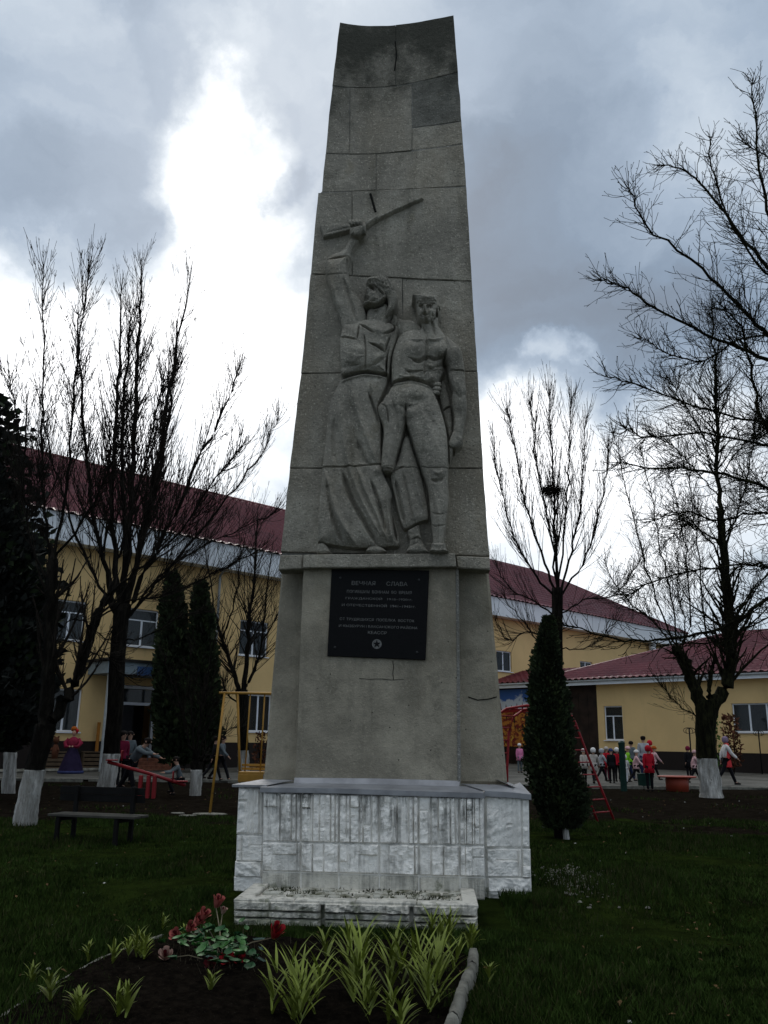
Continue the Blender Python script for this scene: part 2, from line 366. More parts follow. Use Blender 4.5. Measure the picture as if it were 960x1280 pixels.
for i in range(40):
    (x0, y0), (x1, y1) = near[i], near[i+1]
    if -2.6 < x0 < 1.5: continue
    z = gz(x0, y0); d = .012*math.sin(i*9)
    kb.box(x0+.02, x1-.02, y0-.14+d, y0+d, z-.1, z+.05+d, bev=.01)
tag(kb.build('path_kerb', 'kerb_concrete'), kind='structure')
# raised planted strip with pale kerb along the left facade
sheet('flower_strip', ([(-14.2, 33.0), (-9.9, 36.9)], [(-14.9, 33.9), (-10.6, 37.6)]), 'lawn_soil', .07)
ks = MB(); 
for i in range(6):
    a = Vector((-14.2+4.3*i/6, 32.95+3.9*i/6, 0)); b = Vector((-14.2+4.3*(i+1)/6, 32.95+3.9*(i+1)/6, 0)); ks.tube([(a.x, a.y, gz(0, a.y)+.05), (b.x, b.y, gz(0, b.y)+.05)], .09, 4)
tag(ks.build('strip_kerb', 'kerb_concrete'), kind='structure')

# ------------------------------------------------------------ the monument
YAW = math.radians(-3.5); MO = Vector((0, 9.5, 0))
mon = empty('war_memorial', MO, YAW)
tag(mon, 'tall tapering concrete stele with two relief soldiers and a black plaque, on a white base', 'monument')
Rm = np.array(Matrix.Rotation(YAW, 3, 'Z')); Om = np.array(MO)
def ml(px, py, v):             # picture position -> (u, z) on the monument's plane at local depth v
    d = Rm.T @ ray(px, py); o = Rm.T @ (ORG-Om); t = (v-o[1])/d[1]; p = o+d*t; return p[0], p[2]
def mla(PX, PY, v):
    D = np.stack([(PX-480)/FPX, -(PY-640)/FPX, -np.ones_like(PX)], -1) @ (Rm.T @ CN).T; o = Rm.T @ (ORG-Om)
    t = (v-o[1])/D[..., 1]; return o[0]+D[..., 0]*t, o[2]+D[..., 2]*t

def vnoise(U, Z, sc, seed, oct=4):
    r = np.random.default_rng(seed); h = np.zeros_like(U); a = 1.; 
    for k in range(oct):
        for _ in range(5):
            th = r.uniform(0, 6.283); f = sc*(2**k)*r.uniform(.7, 1.3); h += a*np.sin((U*math.cos(th)+Z*math.sin(th))*f*6.283+r.uniform(0, 6.283))/5
        a *= .55
    return h

def panel(name, corners, v, thick, mat, nu=10, nz=10, zf=None, bev=.008, wob=.004, seed=0, parent=mon, gap=.0018):
    # a slab: front grid (with its own unevenness) and returns. corners TL TR BR BL in (u,z)
    tl, tr, br, bl = [np.array(c, float) for c in corners]
    cen = (tl+tr+br+bl)/4
    W_ = np.linalg.norm(tr-tl)+1e-6; H_ = np.linalg.norm(tl-bl)+1e-6
    ins = [gap/W_, gap/H_]
    su = np.concatenate([[0, bev/W_], np.linspace(0, 1, nu)[1:-1], [1-bev/W_, 1]]); sz = np.concatenate([[0, bev/H_], np.linspace(0, 1, nz)[1:-1], [1-bev/H_, 1]])
    su = ins[0]+su*(1-2*ins[0]); sz = ins[1]+sz*(1-2*ins[1])
    A, B = np.meshgrid(su, sz)
    P = ((1-A)*(1-B))[..., None]*tl+(A*(1-B))[..., None]*tr+(A*B)[..., None]*br+((1-A)*B)[..., None]*bl
    U, Z = P[..., 0], P[..., 1]
    D = np.zeros_like(U); D[0, :] = D[-1, :] = D[:, 0] = D[:, -1] = bev
    n_ = vnoise(U, Z, .9, seed, 5); edge = (D > 0)
    Vv = v+D+wob*n_
    jit = wob*.8*vnoise(U*2+5, Z*2, 1., seed+9, 4); U = U+np.where(edge, jit, 0); Z = Z+np.where(edge, -jit, 0)
    if zf is not None: Vv = Vv+zf(U, Z)
    h, w = U.shape; top = np.stack([U, Vv, Z], -1).reshape(-1, 3)
    idx = np.arange(h*w).reshape(h, w); F = [tuple(q) for q in np.stack([idx[1:, :-1], idx[1:, 1:], idx[:-1, 1:], idx[:-1, :-1]], -1).reshape(-1, 4)]
    ring = list(idx[0, :])+list(idx[1:, -1])+list(idx[-1, :-1][::-1])+list(idx[1:-1, 0][::-1])
    back = top[ring].copy(); back[:, 1] = v+thick; b = h*w; n = len(ring)
    F += [(ring[i], ring[(i+1) % n], b+(i+1) % n, b+i) for i in range(n)]+[tuple(b+i for i in range(n))[::-1]]
    return mesh(name, np.vstack([top, back]), F, mat, parent)

VS = .10      # front of the stele
def concave(U, Z):     # the head of the stele is hollowed like a shallow trough
    k = np.clip((Z-8.2)/1.4, 0, 1); t = (U+.05)/.85
    return k*.14*np.clip(1-t*t, -.3, 1)*(1-.25*t)
LE = [(-50, 430), (24, 424), (91, 416), (104.7, 414.6), (130, 411), (190.6, 406.5), (238.5, 402)]
LE2 = [(240, 397.5), (310, 391), (400, 383), (466, 376), (585, 362), (700, 350)]
RE = [(-50, 561), (19, 567), (91, 572.5), (180.6, 579), (233, 583), (350, 590), (464, 597), (585, 604), (700, 612.5)]
def lx(y, T): return np.interp(y, [a for a, b in T], [b for a, b in T])
def slab(y0l, y0r, y1l, y1r, xa=None, xb=None, T=LE, seed=1, v=VS, mat='concrete', zf=concave, thick=.3, **k):
    q = lambda x, yl, yr: yl+(yr-yl)*(x-400)/180
    xs0 = lx(y0l, T) if xa is None else xa; xs1 = lx(y1l, T) if xa is None else xa
    xe0 = lx(y0r, RE) if xb is None else xb; xe1 = lx(y1r, RE) if xb is None else xb
    f = lambda x, a, b: a+(b-a)*(x-410)/165
    c = [ml(xs0, f(xs0, y0l, y0r), v), ml(xe0, f(xe0, y0l, y0r), v), ml(xe1, f(xe1, y1l, y1r), v), ml(xs1, f(xs1, y1l, y1r), v)]
    return panel('concrete_slab', c, v, thick, mat, 14, 10, zf, seed=seed, wob=.006, **k)
slab(23, 18.5, 104, 91.5, None, 494, seed=1); slab(23, 18.5, 104, 91.5, 494, None, seed=2)
slab(104.5, 92, 190.5, 181, None, 436.5, seed=3); slab(104.5, 92, 190.5, 181, 436.5, 514.5, seed=4, v=VS-.008); slab(103.5, 92, 156, 153, 515, None, seed=5, mat='concrete_damp'); slab(156.4, 153.4, 190.5, 181, 514.5, None, seed=15, v=VS+.004)
slab(191, 181.5, 239.5, 233, None, 470, seed=6); slab(191, 181.5, 239.5, 233, 470, None, seed=7)
VR = VS-.03
def noc(U, Z): return concave(U, Z)*.25
slab(240, 233.5, 343, 350, None, 440, LE2, 8, VR, zf=noc); slab(240, 233.5, 343, 350.5, 440, None, LE2, 9, VR, zf=noc)
slab(343.5, 350.5, 466, 464, None, 503, LE2, 10, VR, zf=None); slab(343.5, 351, 466, 464, 503, None, LE2, 11, VR+.012, zf=None)
slab(466.5, 464.5, 585, 585, None, None, LE2, 12, VR, zf=None); slab(585.5, 585.5, 691, 694, None, None, LE2, 13, VR, zf=None)
# mortar core, slightly behind the slab faces; its head is hollowed too
def core(name, lv, v0, v1, mat):
    V = []; F = []; n = 13
    for (y, T, ins) in lv:
        xl = lx(y, T)+ins; xr = lx(y, RE)-ins
        for k in range(n):
            u, z = ml(xl+(xr-xl)*k/(n-1), y, v0); V.append((u, v0+float(concave(np.array(u), np.array(z))), z))
        for k in range(n-1, -1, -1):
            u, z = ml(xl+(xr-xl)*k/(n-1), y, v0); V.append((u*.96, v1, z))
    m = 2*n; L = len(lv)
    for i in range(L-1):
        for k in range(m): F.append((i*m+k, i*m+(k+1) % m, (i+1)*m+(k+1) % m, (i+1)*m+k))
    F += [tuple(range(m))[::-1], tuple((L-1)*m+k for k in range(m))]
    return mesh(name, V, F, mat, mon)
core('stele_core', [(24, LE, .8)]+[(y, LE, .8) for y in (60, 100, 140, 190, 225, 239)]+[(y, LE2, 1.2) for y in (243, 350, 466, 585, 695)], VS+.008, VS+.5, 'mortar')
# ledge under the relief, its ends set back
def quad_block(name, pts, v0, v1, mat, seed=0, bev=.012, wob=.004, nu=12, nz=4, vp=None):
    c = [ml(x, y, v0 if vp is None else vp) for x, y in pts]; return panel(name, c, v0, v1-v0, mat, nu, nz, None, bev, wob, seed)
quad_block('relief_ledge', [(379, 693), (569, 691), (571, 708.5), (378, 710)], -.13, .2, 'concrete', 21, .01)
quad_block('relief_ledge', [(350, 693.5), (378.5, 693), (378, 711), (347.5, 712.5)], -.06, .2, 'concrete', 22)
quad_block('relief_ledge', [(570, 694.5), (612.5, 696), (612.8, 712), (571.5, 710)], -.05, .2, 'concrete', 23)
# pedestal: centre slab proud of two wings
quad_block('pedestal_slab', [(379, 708), (571, 708), (575, 981), (368.5, 979)], 0, .55, 'concrete_plinth', 24, .015, .005, 16, 20)
quad_block('pedestal_wing', [(352, 710), (382, 710), (374, 977), (329, 976)], .27, .8, 'concrete_plinth', 25, .02, .005, 8, 18)
quad_block('pedestal_wing', [(568, 711), (611, 712), (635, 981), (570, 980)], .26, .8, 'concrete_plinth', 26, .03, .005, 8, 18)
cb = MB(); q0 = ml(571, 708, 0); q1 = ml(575.5, 980, 0); cb.box(q0[0]-.012, q0[0]+.022, -.012, .1, 1.08, q0[1]-.01, bev=.006); cb.build('corner_bead', 'mortar', mon)
# crack lines on the pedestal: thin dark mortar seams (recessed strips in raised patching)
def seam(pts, v, w=.006, mat='dark_core', d=.004):
    m = MB(); m.tube([(ml(x, y, v)[0], v, ml(x, y, v)[1]) for x, y in pts], w*.5, 5); return m.build('crack', mat, mon)
seam([(491, 826), (492, 834), (491, 841), (492, 850)], -.001, .007); seam([(449, 848), (462, 849), (476, 848.5), (491, 850), (505, 849)], -.001, .005)
seam([(585, 871), (597, 875), (610, 874), (621, 871)], .257, .012); seam([(494, 52), (496, 70), (493, 88)], VS+.09, .02)

# ---- relief figures as carved height fields
def cr(pts, n=6):        # closed Catmull-Rom
    P = np.array(pts, float); m = len(P); o = []
    for i in range(m):
        a, b, c, d = P[i-1], P[i], P[(i+1) % m], P[(i+2) % m]
        for k in range(n):
            t = k/n; o.append(.5*((2*b)+(-a+c)*t+(2*a-5*b+4*c-d)*t*t+(-a+3*b-3*c+d)*t**3))
    return np.array(o)
def segd(X, Y, P, closed=True):
    D = np.full(X.shape, 1e9); n = len(P)
    for i in range(n if closed else n-1):
        a, b = P[i], P[(i+1) % n]; dx, dy = b-a; L2 = dx*dx+dy*dy+1e-9
        t = np.clip(((X-a[0])*dx+(Y-a[1])*dy)/L2, 0, 1); D = np.minimum(D, (X-a[0]-t*dx)**2+(Y-a[1]-t*dy)**2)
    return np.sqrt(D)
def inside(X, Y, P):
    r = np.zeros(X.shape, bool); n = len(P)
    for i in range(n):
        (x0, y0), (x1, y1) = P[i], P[(i+1) % n]
        if y0 == y1: continue
        c = ((y0 > Y) != (y1 > Y)) & (X < (x1-x0)*(Y-y0)/(y1-y0)+x0); r ^= c
    return r
def relief(name, bbox, parts, lines=(), blobs=(), step=.8, rough=(), mat='concrete_relief', v0=VR, sharp=.5, gain=1.2):
    x0, x1, y0, y1 = bbox; gx = np.arange(x0, x1+step, step); gy = np.arange(y0, y1+step, step); X, Y = np.meshgrid(gx, gy)
    Hh = np.full(X.shape, -.03); ins = np.full(X.shape, -9.)
    for pts, H, R, *rest in parts:
        smooth = not (rest and rest[0] == 's'); P = cr(pts) if smooth else np.array(pts, float)
        bx0, by0 = P.min(0)-3; bx1, by1 = P.max(0)+3; m = (X > bx0) & (X < bx1) & (Y > by0) & (Y < by1)
        d = segd(X[m], Y[m], P); i_ = inside(X[m], Y[m], P); sd = np.where(i_, d, -d)
        t = np.clip(sd/R, 0, 1); h = H*(.42*np.clip(sd/1.6, 0, 1)+.58*np.sqrt(1-(1-t)**2)); h = np.where(sd > -.4, np.maximum(h, .0), -.03); h = np.where(sd > 0, h, np.where(sd > -.8, -.0, -.03))
        a = Hh[m]; kk = .012; s = np.maximum(a, h)+np.where((a > .01) & (h > .01), kk*np.exp(-np.abs(a-h)/kk)*.5, 0); Hh[m] = s; ins[m] = np.maximum(ins[m], sd)
    body = Hh > .0; Hh = np.where(body, Hh*gain, Hh)
    for pts, w, dep, *r in lines:
        P = np.array(pts, float)
        if len(P) > 2: # smooth open curve
            q = []; 
            for i in range(len(P)-1):
                a = P[max(i-1, 0)]; b = P[i]; c = P[i+1]; d = P[min(i+2, len(P)-1)]
                for k in range(5): t = k/5; q.append(.5*((2*b)+(-a+c)*t+(2*a-5*b+4*c-d)*t*t+(-a+3*b-3*c+d)*t**3))
            q.append(P[-1]); P = np.array(q)
        m = (X > P[:, 0].min()-3*w) & (X < P[:, 0].max()+3*w) & (Y > P[:, 1].min()-3*w) & (Y < P[:, 1].max()+3*w)
        d = segd(X[m], Y[m], P, False); c0 = np.hypot(X[m]-P[0, 0], Y[m]-P[0, 1]); c1 = np.hypot(X[m]-P[-1, 0], Y[m]-P[-1, 1]); tp_ = min(4*w, .3*np.hypot(*(P[-1]-P[0]))+.5); d = d+w*1.2*np.clip(1-np.minimum(c0, c1)/tp_, 0, 1); Hh[m] += np.where(body[m], 1.1*dep*np.exp(-(d/w)**2), 0)
    for cx, cy, rx, ry, dep, *an in blobs:
        th = math.radians(an[0]) if an else 0; dx, dy = X-cx, Y-cy; a = dx*math.cos(th)+dy*math.sin(th); b = -dx*math.sin(th)+dy*math.cos(th)
        Hh += np.where(body, 1.25*dep*np.exp(-(a/rx)**2-(b/ry)**2), 0)
    for cx, cy, rx, ry, amp in rough:
        wgt = np.clip(1.3-((X-cx)/rx)**2-((Y-cy)/ry)**2, 0, 1); Hh += np.where(body, amp*wgt*vnoise(X, Y, .22, 5, 3), 0)
    def blur(a, k):
        for ax in (0, 1):
            c = np.cumsum(np.pad(a, [(k+1, k) if q == ax else (0, 0) for q in (0, 1)], mode='edge'), axis=ax); n_ = a.shape[ax]
            a = (np.take(c, np.arange(2*k+1, 2*k+1+n_), axis=ax)-np.take(c, np.arange(0, n_), axis=ax))/(2*k+1)
        return a
    Bp = np.where(body, Hh, 0); Mk = body.astype(float); bl = lambda k: blur(Bp, k)/np.maximum(blur(Mk, k), 1e-3)
    if sharp: Hh = np.where(body, Hh+sharp*(Bp-bl(2))+.45*sharp*(Bp-bl(6)), Hh)
    Hh = np.where(body, np.maximum(Hh+.0036*vnoise(X, Y, .05, 3, 4)+.0018*np.random.default_rng(4).normal(size=X.shape), .004), Hh)
    Hs = blur(blur(np.where(body, Hh, 0), 12)/np.maximum(blur(body.astype(float), 12), .02), 5)   # carved masses stand where the photograph shows them
    U, Z = mla(X, Y, v0-Hs); h, w = X.shape; Vv = v0-Hh
    idx = np.arange(h*w).reshape(h, w); fb = body[1:, 1:] | body[:-1, 1:] | body[1:, :-1] | body[:-1, :-1]
    Q = np.stack([idx[1:, :-1], idx[1:, 1:], idx[:-1, 1:], idx[:-1, :-1]], -1)[fb]
    used = np.unique(Q); rm = np.full(h*w, -1); rm[used] = np.arange(len(used))
    return mesh(name, np.stack([U, Vv, Z], -1).reshape(-1, 3)[used], rm[Q], mat, mon, True)

# slab seams that run through the carving
seamA = [([(380, 344), (404, 344), (440, 341)], .9, -.012), ([(395, 584), (440, 583), (478, 580), (505, 583)], .9, -.03), ([(380, 465), (430, 466)], .8, -.02)]
# left figure: shouting man in fur hat and long flared coat, right arm raised
A_parts = [
 ([(428, 469), (455, 465), (482, 469), (484, 480), (473, 508), (477, 530), (477, 560), (480, 590), (490, 615), (493, 645), (500, 680), (484, 684), (462, 686), (430, 684), (402, 679), (396, 676), (397, 640), (401, 590), (406, 545), (411, 505), (420, 483)], .17, 26),
 ([(430, 403), (446, 398), (462, 397), (480, 400), (494, 409), (493, 425), (486, 442), (483, 456), (482, 468), (455, 465), (428, 472), (425, 455), (423, 430), (426, 412)], .22, 20),
 ([(406, 326), (422, 321.5), (437, 321), (434, 334), (438, 350), (446, 366), (455, 380), (458, 400), (446, 412), (428, 410), (424, 398), (416, 373), (408, 348)], .19, 14),
 ([(439, 291), (450, 291), (447, 302), (441, 312), (437, 324), (420, 328), (405, 328), (411, 319), (428, 311), (434, 301)], .13, 11),
 ([(437, 285), (444, 281), (452, 280), (458, 284), (457, 291), (450, 297), (440, 298), (436, 293)], .19, 7),
 ([(460, 384), (472, 382), (484, 376), (491, 392), (488, 403), (474, 408), (456, 403)], .15, 9),
 ([(459, 356.5), (456.5, 361), (457.3, 365), (454, 369.5), (456.6, 371.2), (455.4, 372.6), (456.6, 375), (455.6, 377.6), (453.6, 379.6), (453.6, 383), (457, 385), (464, 384), (472, 382), (479, 378.5), (484, 370), (482, 360), (472, 352), (463, 352)], .205, 4.5),
 ([(457.5, 357), (457, 350), (463, 345), (474, 342.5), (484, 345), (491, 352), (496, 362), (497.5, 374), (495, 386), (489, 395), (482.5, 400), (480.5, 393), (483, 385), (484, 378), (481, 369), (474, 360), (465, 355.5)], .225, 8),
 ([(490, 388), (496, 392), (498, 402), (494, 408), (486, 402)], .10, 5),
 ([(484, 432), (490, 418), (494, 408), (499, 412), (496, 426), (490, 445), (487, 470), (483, 470)], .17, 5),
 ([(460, 683), (470, 681), (479, 684), (484, 692), (458, 692)], .15, 6), ([(396, 680), (404, 677), (411, 684), (413, 692), (396, 692)], .12, 6)]
A_lines = seamA+[
 ([(427, 474), (440, 468), (455, 465.5), (470, 467), (482, 470.5)], 1.3, -.075), ([(427, 478), (442, 472), (456, 469.5), (472, 471), (481, 474)], 1.5, .02),
 ([(405, 328), (411, 325), (423, 322), (437, 321.5)], 1., -.05), ([(434, 322), (433, 333), (436, 343)], 1., -.02),
 ([(414, 350), (420, 372), (428, 392)], 3, .02), ([(428, 345), (434, 365), (440, 385), (444, 400)], 2.6, -.03), ([(440, 365), (446, 362), (452, 372)], 1.1, -.03),
 ([(450, 405.5), (458, 410), (467, 415.5)], 1.2, -.06), ([(479, 417.5), (486, 416), (494, 412)], 1.2, -.055), ([(467, 415.5), (472, 412), (479, 417.5)], 3.5, .02),
 ([(425, 421.5), (436, 422.5), (446, 424.3)], 1.0, -.035), ([(446, 424), (448, 414), (449, 405)], 1., -.03), ([(426, 409), (426, 416), (425, 421)], 1., -.02),
 ([(430, 407), (429.5, 420)], .8, -.007), ([(434, 406), (433.5, 421)], .8, -.007), ([(438, 406), (437.5, 422)], .8, -.007), ([(442, 406), (441.5, 422)], .8, -.007),
 ([(462, 429), (471, 432.5), (481, 440)], 1.2, -.065), ([(481, 440), (484, 430), (488, 420)], 1., -.04), ([(473, 428), (483, 434)], 3, .02), ([(455, 418), (457, 440), (456, 464)], 1., -.022),
 ([(482, 405), (487, 400), (491, 392)], 1.2, -.05), ([(429, 452), (440, 457), (452, 455)], 3, -.02), ([(464, 458), (474, 452), (482, 446)], 2.5, -.03), ([(430, 440), (445, 446), (455, 444)], 4, .016),
 ([(458, 357.5), (465, 356), (473, 361), (480.5, 370)], 1., -.06),
 # skirt folds: ridges and valleys sweeping down to the right
 ([(424, 500), (427, 535), (435, 575), (450, 620), (475, 668)], 3.4, .045), ([(438, 482), (447, 515), (458, 545), (472, 580)], 4, .035), ([(405, 585), (413, 620), (428, 655), (446, 682)], 4, .045),
 ([(446, 585), (458, 615), (474, 650), (484, 676)], 3, .04), ([(484, 600), (485, 640), (492, 680)], 2.6, .04), ([(412, 640), (413, 660), (412, 680)], 2.5, .02),
 ([(428, 590), (440, 625), (462, 664), (470, 680)], 2.8, -.07), ([(408, 600), (416, 645), (428, 680)], 2.4, -.05), ([(445, 548), (455, 575), (465, 580)], 4, -.05), ([(418, 520), (417, 560), (421, 580)], 3, -.03), ([(463, 600), (474, 632), (482, 668)], 2.2, -.05),
 ([(460, 490), (468, 512), (474, 530)], 1.5, -.04), ([(489, 620), (491, 650), (496, 676)], 1.6, -.08), ([(462, 480), (464, 500), (468, 516)], 3, -.02)]
A_blobs = [(465.6, 360.8, 2.8, 1.5, -.07, 18), (462, 358, 4.2, 1.4, .03, 10), (466, 361, 1.2, .9, .03), (458.8, 373.9, 2.3, 1.9, -.08), (463, 381.5, 5, 2.5, .03), (468, 373, 5, 4, .025), (458.2, 367.8, 1.7, 1.2, -.05), (456.4, 366, 1.3, 2.3, .035), (466, 368, 3.5, 3, .025), (479.6, 375.6, 1.8, 2.8, .04), (479.6, 376, .8, 1.5, -.035), (457.8, 378.2, 2.6, 1., .03), (464, 378, 4, 2, -.015),
 (470, 389, 4, 3.2, -.03), (437.6, 277.2, 0, 0, 0) if False else (438, 292, 2, 2, .0),
 (436, 355, 5, 9, .02), (448, 437, 9, 6, .02), (474, 447, 6, 5, .02), (434, 460, 7, 4, -.03), (472, 588, 6, 5, .03), (490, 300, 1, 1, 0)]
relief('left_soldier_figure', (392, 502, 276, 694), A_parts, A_lines, A_blobs, .62, rough=[(480, 358, 20, 18, .013)])
fg = MB()   # fingers and thumb of the fist gripping the rifle
for px, py, qx, qy, r in ((437.5, 276.8, 440, 283.5, .021), (441.3, 276.4, 443.5, 283, .022), (445.2, 276, 447.2, 282.6, .022), (450.8, 275.8, 451.2, 283, .023), (455.5, 291, 455, 278.5, .025)):
    a = ml(px, py, VR-.2); b = ml(qx, qy, VR-.2); c_ = ((a[0]+b[0])/2, (a[1]+b[1])/2)
    fg.tube([(a[0], VR-.155, a[1]+.004), (a[0], VR-.205, a[1]-.004), (c_[0], VR-.225, c_[1]), (b[0], VR-.19, b[1])], [r*.8, r, r, r*.85], 8)
fg.build('gripping_fingers', 'concrete_relief', mon, True)

B_parts = [
 ([(496, 398), (508, 398), (523, 402), (532, 412), (524, 428), (500, 432), (495, 412)], .11, 10),
 ([(498, 420), (512, 411), (530, 410), (548, 407), (556, 417), (568, 426), (572, 440), (566, 452), (557, 462), (552, 472), (545, 485), (520, 480), (492, 481), (488, 462), (490, 440)], .20, 20),
 ([(556, 420), (568, 426), (577, 434), (581, 450), (583, 476), (584, 489), (576, 499), (568, 493), (562, 478), (558, 462), (554, 444)], .21, 11),
 ([(566, 486), (576, 484), (583, 488), (584.5, 505), (582, 524), (579, 542), (578.5, 552), (570, 550), (566, 540), (566.5, 520), (564, 504)], .17, 8),
 ([(547, 486), (552, 472), (557, 478), (562, 494), (566, 512), (567, 535), (562, 546), (556, 528), (551, 506)], .07, 8),
 ([(562, 546), (568, 538), (578, 545), (579.5, 553), (573, 560), (566, 562), (560, 556)], .17, 6),
 ([(560.5, 549), (567, 549), (567.5, 560), (564.5, 571), (561, 575)], .13, 3), ([(567, 551), (579, 554), (568, 566)], .09, 3, 's'),
 ([(525, 652), (525, 655), (528, 672), (534, 690), (515, 692), (508, 688), (511, 676), (509, 662)], .11, 7),
 ([(487, 590), (497, 572), (503, 549), (511, 545), (519, 568), (528, 596), (534, 626), (535.5, 649), (520, 656), (506.5, 663), (499, 650), (493, 625)], .13, 13),
 ([(484, 491), (500, 485), (511, 498), (508, 526), (503, 548), (497, 568), (492, 588), (483, 592), (475.5, 583), (476.5, 560), (478, 535), (471, 511), (478, 499)], .22, 13),
 ([(507, 500), (530, 484), (543, 492), (552, 513), (559, 540), (561.5, 568), (561, 600), (562, 622), (559, 648), (556, 672), (556, 684), (541, 686), (540, 670), (537, 640), (534, 612), (527, 590), (519, 565), (511, 540), (507, 527)], .235, 15),
 ([(488, 484), (498, 478), (512, 475.5), (528, 478), (540, 485), (547, 500), (551, 520), (530, 530), (509, 529), (490, 518), (477, 510), (482, 496)], .24, 18),
 ([(540, 678), (556, 678), (559, 686), (561, 692), (537, 692), (538, 685)], .25, 5), ([(512, 682), (524, 678), (533, 684), (537, 692), (508, 692)], .17, 6),
 ([(527, 400), (545, 393), (549, 397), (549, 407), (558, 420), (545, 428), (530, 426), (522, 416), (526, 408)], .17, 9),
 ([(545.5, 383), (548, 381.5), (551.2, 383.5), (551, 388), (549, 393), (546, 394)], .19, 2.5),
 ([(520, 377), (532, 374), (546.3, 376), (547, 388), (545.2, 396), (540, 402), (534.5, 405.2), (528.5, 404.8), (523, 400), (521, 390)], .22, 5),
 ([(514, 371.5), (518, 368.5), (524, 367), (534, 368), (545, 370), (547, 374), (547, 379), (543, 380), (533, 378), (524, 380), (520, 382.5), (518.5, 376)], .24, 5)]
B_lines = [([(475, 584), (490, 588), (505, 583)], .9, -.03), ([(380, 583), (562, 585)], .8, -.012), ([(505, 464), (590, 463)], .7, -.014),
 ([(489, 479), (500, 475.5), (514, 473.5), (530, 477), (541, 483)], 1.1, -.05), ([(489, 483), (500, 479.5), (514, 477.5), (528, 480.5), (540, 487)], 1.3, .022),
 ([(522, 381), (531, 379), (545, 381)], 1., -.05), ([(520, 377), (530, 374.5), (545, 376)], .8, -.008),
 ([(512, 447), (524, 452), (534, 447), (545, 450), (556, 445)], 2.2, -.045), ([(533, 420), (533, 445), (530, 470)], 1.8, -.025),
 ([(505, 461), (516, 466), (526, 463)], 1.8, -.025), ([(534, 462), (546, 460), (556, 455)], 2.2, -.03), ([(531, 455), (545, 462), (552, 468)], 2.4, .02), ([(500, 470), (515, 473), (528, 471)], 2, .014),
 ([(532, 424), (544, 425), (556, 421)], 1.6, .022), ([(512, 424), (522, 425), (531, 424)], 1.6, .02),
 ([(558, 437), (555, 450), (557, 462)], 2, -.07), ([(561, 464), (571, 463.5), (582, 464)], .8, -.02), ([(566, 470), (568, 484), (574, 495)], 2.2, .02),
 ([(552, 512), (558, 510.5), (564, 506)], .9, -.045), ([(564, 506), (566, 520), (568, 535)], 1., -.03), ([(538, 398), (541, 408), (544, 420)], 2, -.035), ([(529, 405), (531, 412), (534, 420)], 2, -.03),
 ([(507, 504), (507, 518), (507.5, 530)], 1.6, -.05), ([(497, 506), (511, 509), (524, 504)], 4, -.03), ([(490, 500), (496, 520), (498, 545)], 2.4, -.02), ([(476, 505), (483, 510), (486, 530)], 1., -.025),
 ([(525, 510), (540, 545), (546, 580)], 5, .018), ([(528, 552), (532, 575), (540, 600)], 5, -.03), ([(538, 598), (546, 602), (556, 596)], 2.4, -.035), ([(540, 588), (548, 592), (556, 588)], 3, .022), ([(541, 610), (547, 640), (548, 670)], 3, .02), ([(538, 640), (548, 644), (558, 640)], 1.3, -.016), ([(538, 655), (548, 659), (557, 655)], 1.3, -.016),
 ([(506, 663.5), (520, 656.5), (535, 650)], 1.2, -.07), ([(494, 600), (500, 630), (506, 655)], 2, -.035), ([(512, 575), (522, 610), (530, 640)], 3, .02), ([(503, 590), (510, 620), (516, 650)], 2, -.022), ([(514, 675), (522, 672), (528, 676)], 1., -.03),
 ([(528.5, 397.3), (533, 396.7), (537.5, 397.6)], .7, -.045), ([(528, 400), (533, 401), (537, 400)], 1., .02), ([(524, 393), (526.5, 398), (530, 402)], 1., -.02), ([(541, 392), (540, 398)], 1., -.02)]
B_blobs = [(526.5, 383.6, 2.4, 1.1, -.032, -4), (536.8, 383.2, 2.8, 1.1, -.032, 6), (526.6, 384, 1., .6, .03), (536.6, 383.8, 1., .6, .03), (531.2, 387, 1.35, 4.2, .075), (531, 391, 2.3, 1.3, .05), (531.3, 393.4, 2.2, .8, -.03), (527, 391, 2, 3, .02), (538, 390, 3, 3, .025), (533, 402, 3.5, 2, .03), (526, 380.9, 3, .9, .03), (537, 380.6, 3.4, .9, .03), (549, 387.6, .9, 2.2, -.04),
 (517, 436, 11, 9, .035), (547, 436, 10, 9, .04), (518, 431, 9, 5, .01), (571, 440, 7, 10, .03), (521, 500, 10, 5, -.03), (557, 457, 5, 10, -.10, -20), (571, 478, 6, 8, .018), (503, 393, 6, 8, -.03), (517, 470, 7, 4, .02), (541, 473, 7, 6, .025), (485, 588, 7, 6, .02), (575, 505, 5, 9, .02)]
relief('right_soldier_figure', (468, 590, 362, 694), B_parts, B_lines, B_blobs, .62)
fb = MB()
for px, py in ((547.5, 480.6), (547, 486), (545.5, 491)):
    a = ml(px, py, VR-.2); fb.tube([(a[0]-.05, VR-.15, a[1]+.005), (a[0]-.02, VR-.2, a[1]+.004), (a[0]+.015, VR-.205, a[1]), (a[0]+.03, VR-.17, a[1]-.008)], [.026, .028, .027, .02], 8)
fb.build('fist_on_hip', 'concrete_relief', mon, True)
relief('rifle', (394, 534, 236, 302), [
 ([(399, 280), (404, 297), (424, 292), (440, 288), (455, 286), (455, 272), (446, 276), (438, 281), (420, 279)], .10, 3, 's'),
 ([(446, 280), (466, 271.5), (472, 268.5), (475, 270.5), (462, 281), (452, 287)], .11, 2.4, 's'),
 ([(460, 275), (500, 257), (528.5, 246), (529.5, 248), (502, 260.5), (488, 267), (462, 279.5)], .085, 1.5, 's'),
 ([(516, 249), (518, 247.6), (520, 250.6), (518, 253)], .11, 1.5, 's')], [([(403, 292), (440, 284)], 1.2, -.012)], [], .7, sharp=0, gain=.8)
